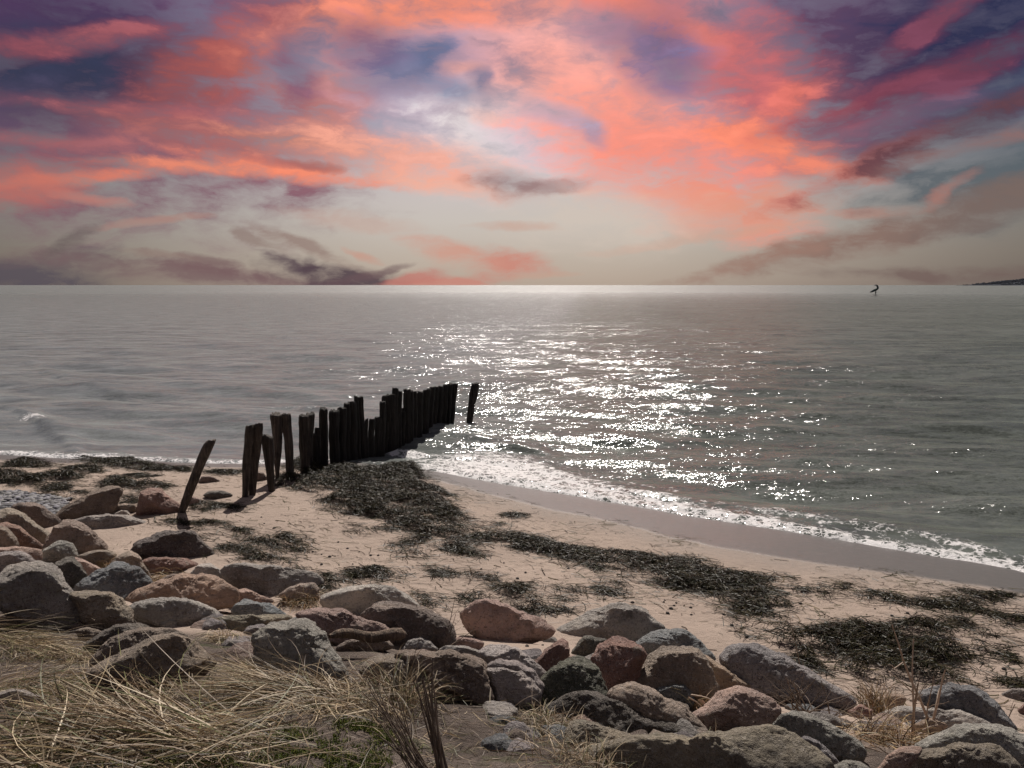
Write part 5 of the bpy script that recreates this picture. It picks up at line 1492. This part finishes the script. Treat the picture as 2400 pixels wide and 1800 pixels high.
def shrub(crop, root, tips, n, r, label, seed, spread=.06, branch=2, pale=1.0, wob=.10, name='bare_shrub', cat='shrub', back=0.0, lift=0.0):
    """stems from a root towards tip pixels (at about the root's distance), forking on the way"""
    rs = np.random.RandomState(seed)
    u, v = px(crop, [root])[0]
    g = hit(u, v)
    paths, radii, tints = [], [], []
    for i in range(n):
        tu, tv = px(crop, [tips[i % len(tips)]])[0]
        d = ray(tu + rs.normal(0, 6), tv + rs.normal(0, 6))
        t = d * ((g[1] + back + rs.normal(0, .08)) / d[1]) + np.array([0, 0, CAM_H])
        p0 = np.array([g[0] + rs.normal(0, spread), g[1] + rs.normal(0, spread), 0])
        p0[2] = float(gz(p0[0], p0[1])) - .03 + lift
        L = np.linalg.norm(t - p0) * rs.uniform(.8, 1.05)
        P, R, d1 = stem(rs, p0, t - p0, L, r * rs.uniform(.7, 1.2), wob=wob)
        c = np.array([.15, .115, .088]) * rs.uniform(.6, 1.5) * pale
        paths.append(P)
        radii.append(R)
        tints.append(c)
        for b in range(branch):
            k = rs.randint(2, 6)
            dd = (P[k] - P[k - 1])
            dd = dd / np.linalg.norm(dd) + rs.normal(0, .45, 3)
            Pb, Rb, _ = stem(rs, P[k], dd, L * rs.uniform(.2, .45), R[k] * .7, K=5, wob=.16)
            paths.append(Pb)
            radii.append(Rb)
            tints.append(c)
    if name == 'bare_sapling':            # trunk and branches are parts of their own
        o = empty(name, tuple(g))
        step = branch + 1
        for i in range(0, len(paths), step):
            V, F, T = tubes(paths[i:i + 1], radii[i:i + 1], tints[i:i + 1])
            tr = mesh_obj('trunk', V - g, F, M['twig'], parent=o, attrs={'tint': T})
            for j in range(i + 1, i + step):
                V, F, T = tubes(paths[j:j + 1], radii[j:j + 1], tints[j:j + 1])
                mesh_obj('branch', V - g, F, M['twig'], parent=tr, attrs={'tint': T})
    else:
        V, F, T = tubes(paths, radii, tints)
        o = mesh_obj(name, V - g, F, M['twig'], loc=g, attrs={'tint': T})
    tag(o, label, cat, 'bare twigs and stems among the rocks')


def build_stems():
    shrub('D', (1640, 1760), [(1430, 800), (1440, 830), (1500, 850), (1380, 880)], 14, .007, 'bunch of thick dead brown stalks standing out of the bare soil', 1, spread=.02, branch=0, wob=.03, name='dead_stalks', cat='stalks')
    shrub('D', (1480, 1740), [(960, 860), (1000, 900), (1180, 1050), (1250, 1120), (930, 1150), (1060, 1080)], 20, .0045, 'fan of thin dead stems spreading beside the thick stalks', 2, spread=.03, branch=1, wob=.04, name='dead_stalks', cat='stalks')
    shrub('D', (740, 560), [(440, 350), (560, 290), (690, 330), (780, 240), (880, 360), (1110, 320), (980, 380)], 16, .006, 'bare dark twigs fanning over the long pale pink boulder', 3, spread=.08)
    shrub('D', (1560, 660), [(1750, 180), (1740, 260), (1900, 520)], 3, .006, 'slim bare branch rising beside the peaked brown boulder', 4, branch=2, wob=.06)
    shrub('A', (1480, 1500), [(1240, 1300), (1380, 1330), (1600, 1320), (1750, 1480), (1320, 1500), (1150, 1330)], 12, .005, 'bare twigs creeping over the mottled whitish boulder', 5, spread=.10)
    shrub('A', (1000, 1480), [(1080, 1300), (960, 1380), (1180, 1400)], 6, .005, 'small bare twigs beside the rounded olive-brown boulder', 6)
    shrub('F', (300, 1200), [(40, 900), (120, 870), (230, 930), (300, 820), (440, 900), (500, 880), (0, 1060), (760, 1000), (980, 1100)], 20, .007, 'tangle of brown bramble stems before the lilac-grey granite', 7, spread=.12)
    shrub('F', (860, 1420), [(700, 1260), (900, 1250), (1050, 1200), (1180, 1130), (1120, 1290), (820, 1300), (1000, 1250)], 16, .006, 'tangle of pale bramble stems over the small reddish stone', 8, spread=.14, pale=1.7)
    shrub('F', (1265, 1400), [(1250, 480), (1290, 900)], 2, .012, 'tallest pale sapling rising in front of the seaweed mat', 9, branch=2, pale=2.4, wob=.03, spread=.015, name='bare_sapling', cat='sapling')
    shrub('F', (1370, 1390), [(1420, 740), (1400, 860)], 1, .009, 'thin pale sapling standing between its two taller neighbours', 10, branch=3, pale=1.9, wob=.04, name='bare_sapling', cat='sapling')
    shrub('F', (1450, 1350), [(1480, 820), (960, 430)], 2, .011, 'white-barked forked sapling with a long slanting branch', 11, branch=2, pale=2.8, wob=.04, spread=.015, name='bare_sapling', cat='sapling')
    shrub('F', (2130, 1330), [(2180, 1170)], 1, .007, 'short bare stem beside the big pale grey boulder', 12, branch=1)
    shrub('F', (300, 900), [(220, 350), (300, 700)], 2, .006, 'lone thin dark stem rising before the seaweed mat', 13, branch=1, wob=.05)
    shrub('F', (580, 1540), [(700, 1470), (1000, 1480)], 4, .008, 'bent pale stems arching over the small grey rock', 14, branch=1, pale=2.0, wob=.12, lift=.1)
    shrub('E', (1560, 1190), [(1990, 1310), (1870, 1300), (1740, 1050)], 5, .007, 'whitish dry stems bent across the rosy brown boulder', 15, branch=1, pale=3.0, wob=.10, lift=.15)
    # weathered driftwood log
    rs = np.random.RandomState(4)
    a, b = hit(*px('D', [(640, 700)])[0]), hit(*px('D', [(1300, 720)])[0])
    a[2] += .16
    b[2] += .20
    K = 14
    P = a[None] + (b - a)[None] * np.linspace(0, 1, K)[:, None] + np.stack([np.zeros(K), .02 * np.sin(np.linspace(0, 5, K)), .018 * np.sin(np.linspace(0, 9, K))], 1)
    V, F, T = tubes([P], [np.interp(np.linspace(0, 1, K), [0, .1, .6, .95, 1], [.015, .035, .042, .05, .02])], [(.2, .16, .12)], ns=9)
    o = mesh_obj('driftwood_log', V - a, F, M['wood'], loc=a, color=(2.6, 2.3, 2.0, 1))
    tag(o, 'weathered driftwood pole lying across the gap to the flat-topped brown block', 'driftwood')


build_stems()


# ------------------------------------------------------------------ wing foiler far out, headland
def build_far():
    D = 272.0
    x0, _ = (2046 - 1200) / FPX * D, 0
    root = np.array([x0, D, 0.0])
    black = mat_plain('black_neoprene', (.02, .022, .026), .6)
    brd = mat_plain('board_paint', (.03, .03, .035), .4)
    teal = mat_plain('wing_fabric', (.045, .12, .14), .5, .2, 2.0)
    white = mat_plain('pale_wing_fabric', (.62, .62, .60), .5, .1)
    # board on its foil
    b = empty('foil_board', (x0, D, 0.0))
    tag(b, 'dark short board riding on a foil under the distant rider', 'board')
    n = 24
    t = np.linspace(-1, 1, n)
    wd = .42 * np.sqrt(np.clip(1 - np.abs(t) ** 3, 0, 1)) + .01
    V, F = [], []
    for i in range(n):
        zz = .38 + .05 * t[i] ** 2
        V += [(t[i] * 1.0 + .05, -wd[i], zz), (t[i] * 1.0 + .05, wd[i], zz), (t[i] * 1.0 + .05, wd[i] * .85, zz + .16), (t[i] * 1.0 + .05, -wd[i] * .85, zz + .16)]
    for i in range(n - 1):
        for j in range(4):
            F.append((i * 4 + j, i * 4 + (j + 1) % 4, i * 4 + 4 + (j + 1) % 4, i * 4 + 4 + j))
    F += [(3, 2, 1, 0), ((n - 1) * 4, (n - 1) * 4 + 1, (n - 1) * 4 + 2, (n - 1) * 4 + 3)]
    mesh_obj('deck', V, np.array(F), brd, parent=b)
    Vm, Fm, Tm = tubes([[(.1, 0, .4), (.1, 0, 0.1), (.1, 0, -.3)]], [[.035, .03, .03]], [(0, 0, 0)], ns=8)
    mesh_obj('mast', Vm, Fm, brd, parent=b)
    # rider: one skinned figure
    me = bpy.data.meshes.new('person')
    J = [(0, 0, 1.28), (.02, 0, 1.5), (.05, 0, 1.72), (.06, 0, 1.82), (.08, 0, 1.96), (.1, 0, 2.1),
         (-.08, -.1, 1.2), (.0, -.12, .86), (-.22, -.12, .52), (-.12, -.14, .5),
         (.1, .1, 1.2), (.26, .12, .88), (.24, .12, .52), (.34, .12, .5),
         (.06, -.2, 1.74), (.2, -.24, 1.52), (.42, -.2, 1.6), (.06, .2, 1.74), (.24, .24, 1.55), (.46, .18, 1.72)]
    E = [(0, 1), (1, 2), (2, 3), (3, 4), (4, 5), (0, 6), (6, 7), (7, 8), (8, 9), (0, 10), (10, 11), (11, 12), (12, 13), (2, 14), (14, 15), (15, 16), (2, 17), (17, 18), (18, 19)]
    R = [.17, .16, .17, .06, .095, .08, .10, .07, .045, .04, .10, .07, .045, .04, .065, .05, .04, .065, .05, .04]
    me.from_pydata(J, E, [])
    o = bpy.data.objects.new('person', me)
    COL.objects.link(o)
    o.location = root
    md = o.modifiers.new('skin', 'SKIN')
    for sv, r in zip(me.skin_vertices[0].data, R):
        sv.radius = (r, r)
    me.skin_vertices[0].data[0].use_root = True
    ms = o.modifiers.new('subdivision', 'SUBSURF')
    ms.levels = ms.render_levels = 1
    me.materials.append(black)
    tag(o, 'distant rider in dark wetsuit crouching on a foil board, holding a wing', 'person')
    # hand-held wing: crescent canopy with an inflated leading edge
    w = empty('inflatable_wing', (x0 + .72, D, 2.5))
    tag(w, 'curved teal and dark hand-held wing above the distant board', 'wing')
    K, C = 21, 7
    a = np.linspace(-1, 1, K)
    cp = np.array([(-2.45, -1.05), (-1.3, -.62), (-.35, -.2), (0, .35), (.0, .95), (-.35, 1.4), (-1.2, 1.5)])
    tt = np.linspace(-1, 1, len(cp))
    le = np.stack([np.interp(a, tt, cp[:, 0]), .5 * np.abs(a), np.interp(a, tt, cp[:, 1])], 1)
    le[1:-1] = (le[:-2] + 2 * le[1:-1] + le[2:]) / 4
    Vl, Fl, _ = tubes([le], [np.interp(np.abs(a), [0, .8, 1], [.34, .26, .10])], [(0, 0, 0)], ns=10)
    mesh_obj('leading_edge', Vl, Fl, black, parent=w)
    ch = np.interp(a, [-1, -.6, 0, .6, 1], [.25, 1.25, .9, .7, .15])
    V = []
    for i in range(K):
        for j in range(C):
            s = j / (C - 1)
            V.append(le[i] + np.array([-ch[i] * s * .55 - .03, -ch[i] * s * 1.0, -ch[i] * s * .25 * (1 if a[i] > 0 else -1.6)]))
    F = grid_faces(K, C)
    half = (K // 2) * (C - 1)
    cn = mesh_obj('canopy', V, F, teal, parent=w)
    so = cn.modifiers.new('thickness', 'SOLIDIFY')
    so.thickness = .02
    tip = np.array(V).reshape(K, C, 3)
    for sl in (slice(0, 6), slice(K - 5, K)):
        q = tip[sl][:, 1:]
        pn = mesh_obj('tip_panel', (q + np.array([-.02, -.03, .03])).reshape(-1, 3), grid_faces(q.shape[0], q.shape[1]), white, parent=w)
        pn.modifiers.new('thickness', 'SOLIDIFY').thickness = .01
    Vs, Fs, _ = tubes([[le[10], le[10] + np.array([-.2, -.5, -.02]), le[10] + np.array([-.3, -1.0, 0])]], [[.08, .08, .05]], [(0, 0, 0)], ns=8)
    mesh_obj('strut', Vs, Fs, black, parent=w)
    # wooded headland on the horizon
    Dh = 5200.0
    hm = mat_plain('headland_woodland', (.085, .092, .105), 1.0, .3, .02, spec=0.0)
    x = np.linspace((2335 - 1200) / FPX * Dh, (2335 - 1200) / FPX * Dh + 3200, 90)
    yy = np.linspace(0, 900, 14)
    X, Y = np.meshgrid(x, Dh + yy)
    s = (X - x[0]) / 3200
    Z = (62 * sstep(0, .24, s) * np.sin(np.clip((Y - Dh) / 900 * math.pi, 0, math.pi)) ** .7 - 3 + 10 * noise2(X, Y, .004, 3, 3) * sstep(0, .15, s))
    o = mesh_obj('headland', np.stack([X.ravel(), Y.ravel(), Z.ravel()], 1), grid_faces(14, 90), hm)
    tag(o, kind='structure')
    rs = np.random.RandomState(2)
    VV, FF, n = [], [], 0
    v, f = ICO[1]
    for _ in range(3600):
        px_, py_ = rs.uniform(x[2], x[-1]), Dh + rs.uniform(150, 700)
        s_ = (px_ - x[0]) / 3200
        z = 62 * sstep(0, .24, np.array(s_)) * math.sin(np.clip((py_ - Dh) / 900 * math.pi, 0, math.pi)) ** .7 - 3
        h = rs.uniform(6, 12) * float(sstep(0.01, .08, np.array(s_)))
        q = v * (h * .45, h * .45, h * .6) * (1 + .3 * rs.normal(size=(len(v), 1)) * .5)
        VV.append(q + (px_, py_, float(z) + h * .4))
        FF.append(f + n)
        n += len(v)
    o = mesh_obj('woodland', np.concatenate(VV), np.concatenate(FF), hm)
    tag(o, 'far dark wood along the ridge of the headland', 'woodland', kind='stuff')


build_far()
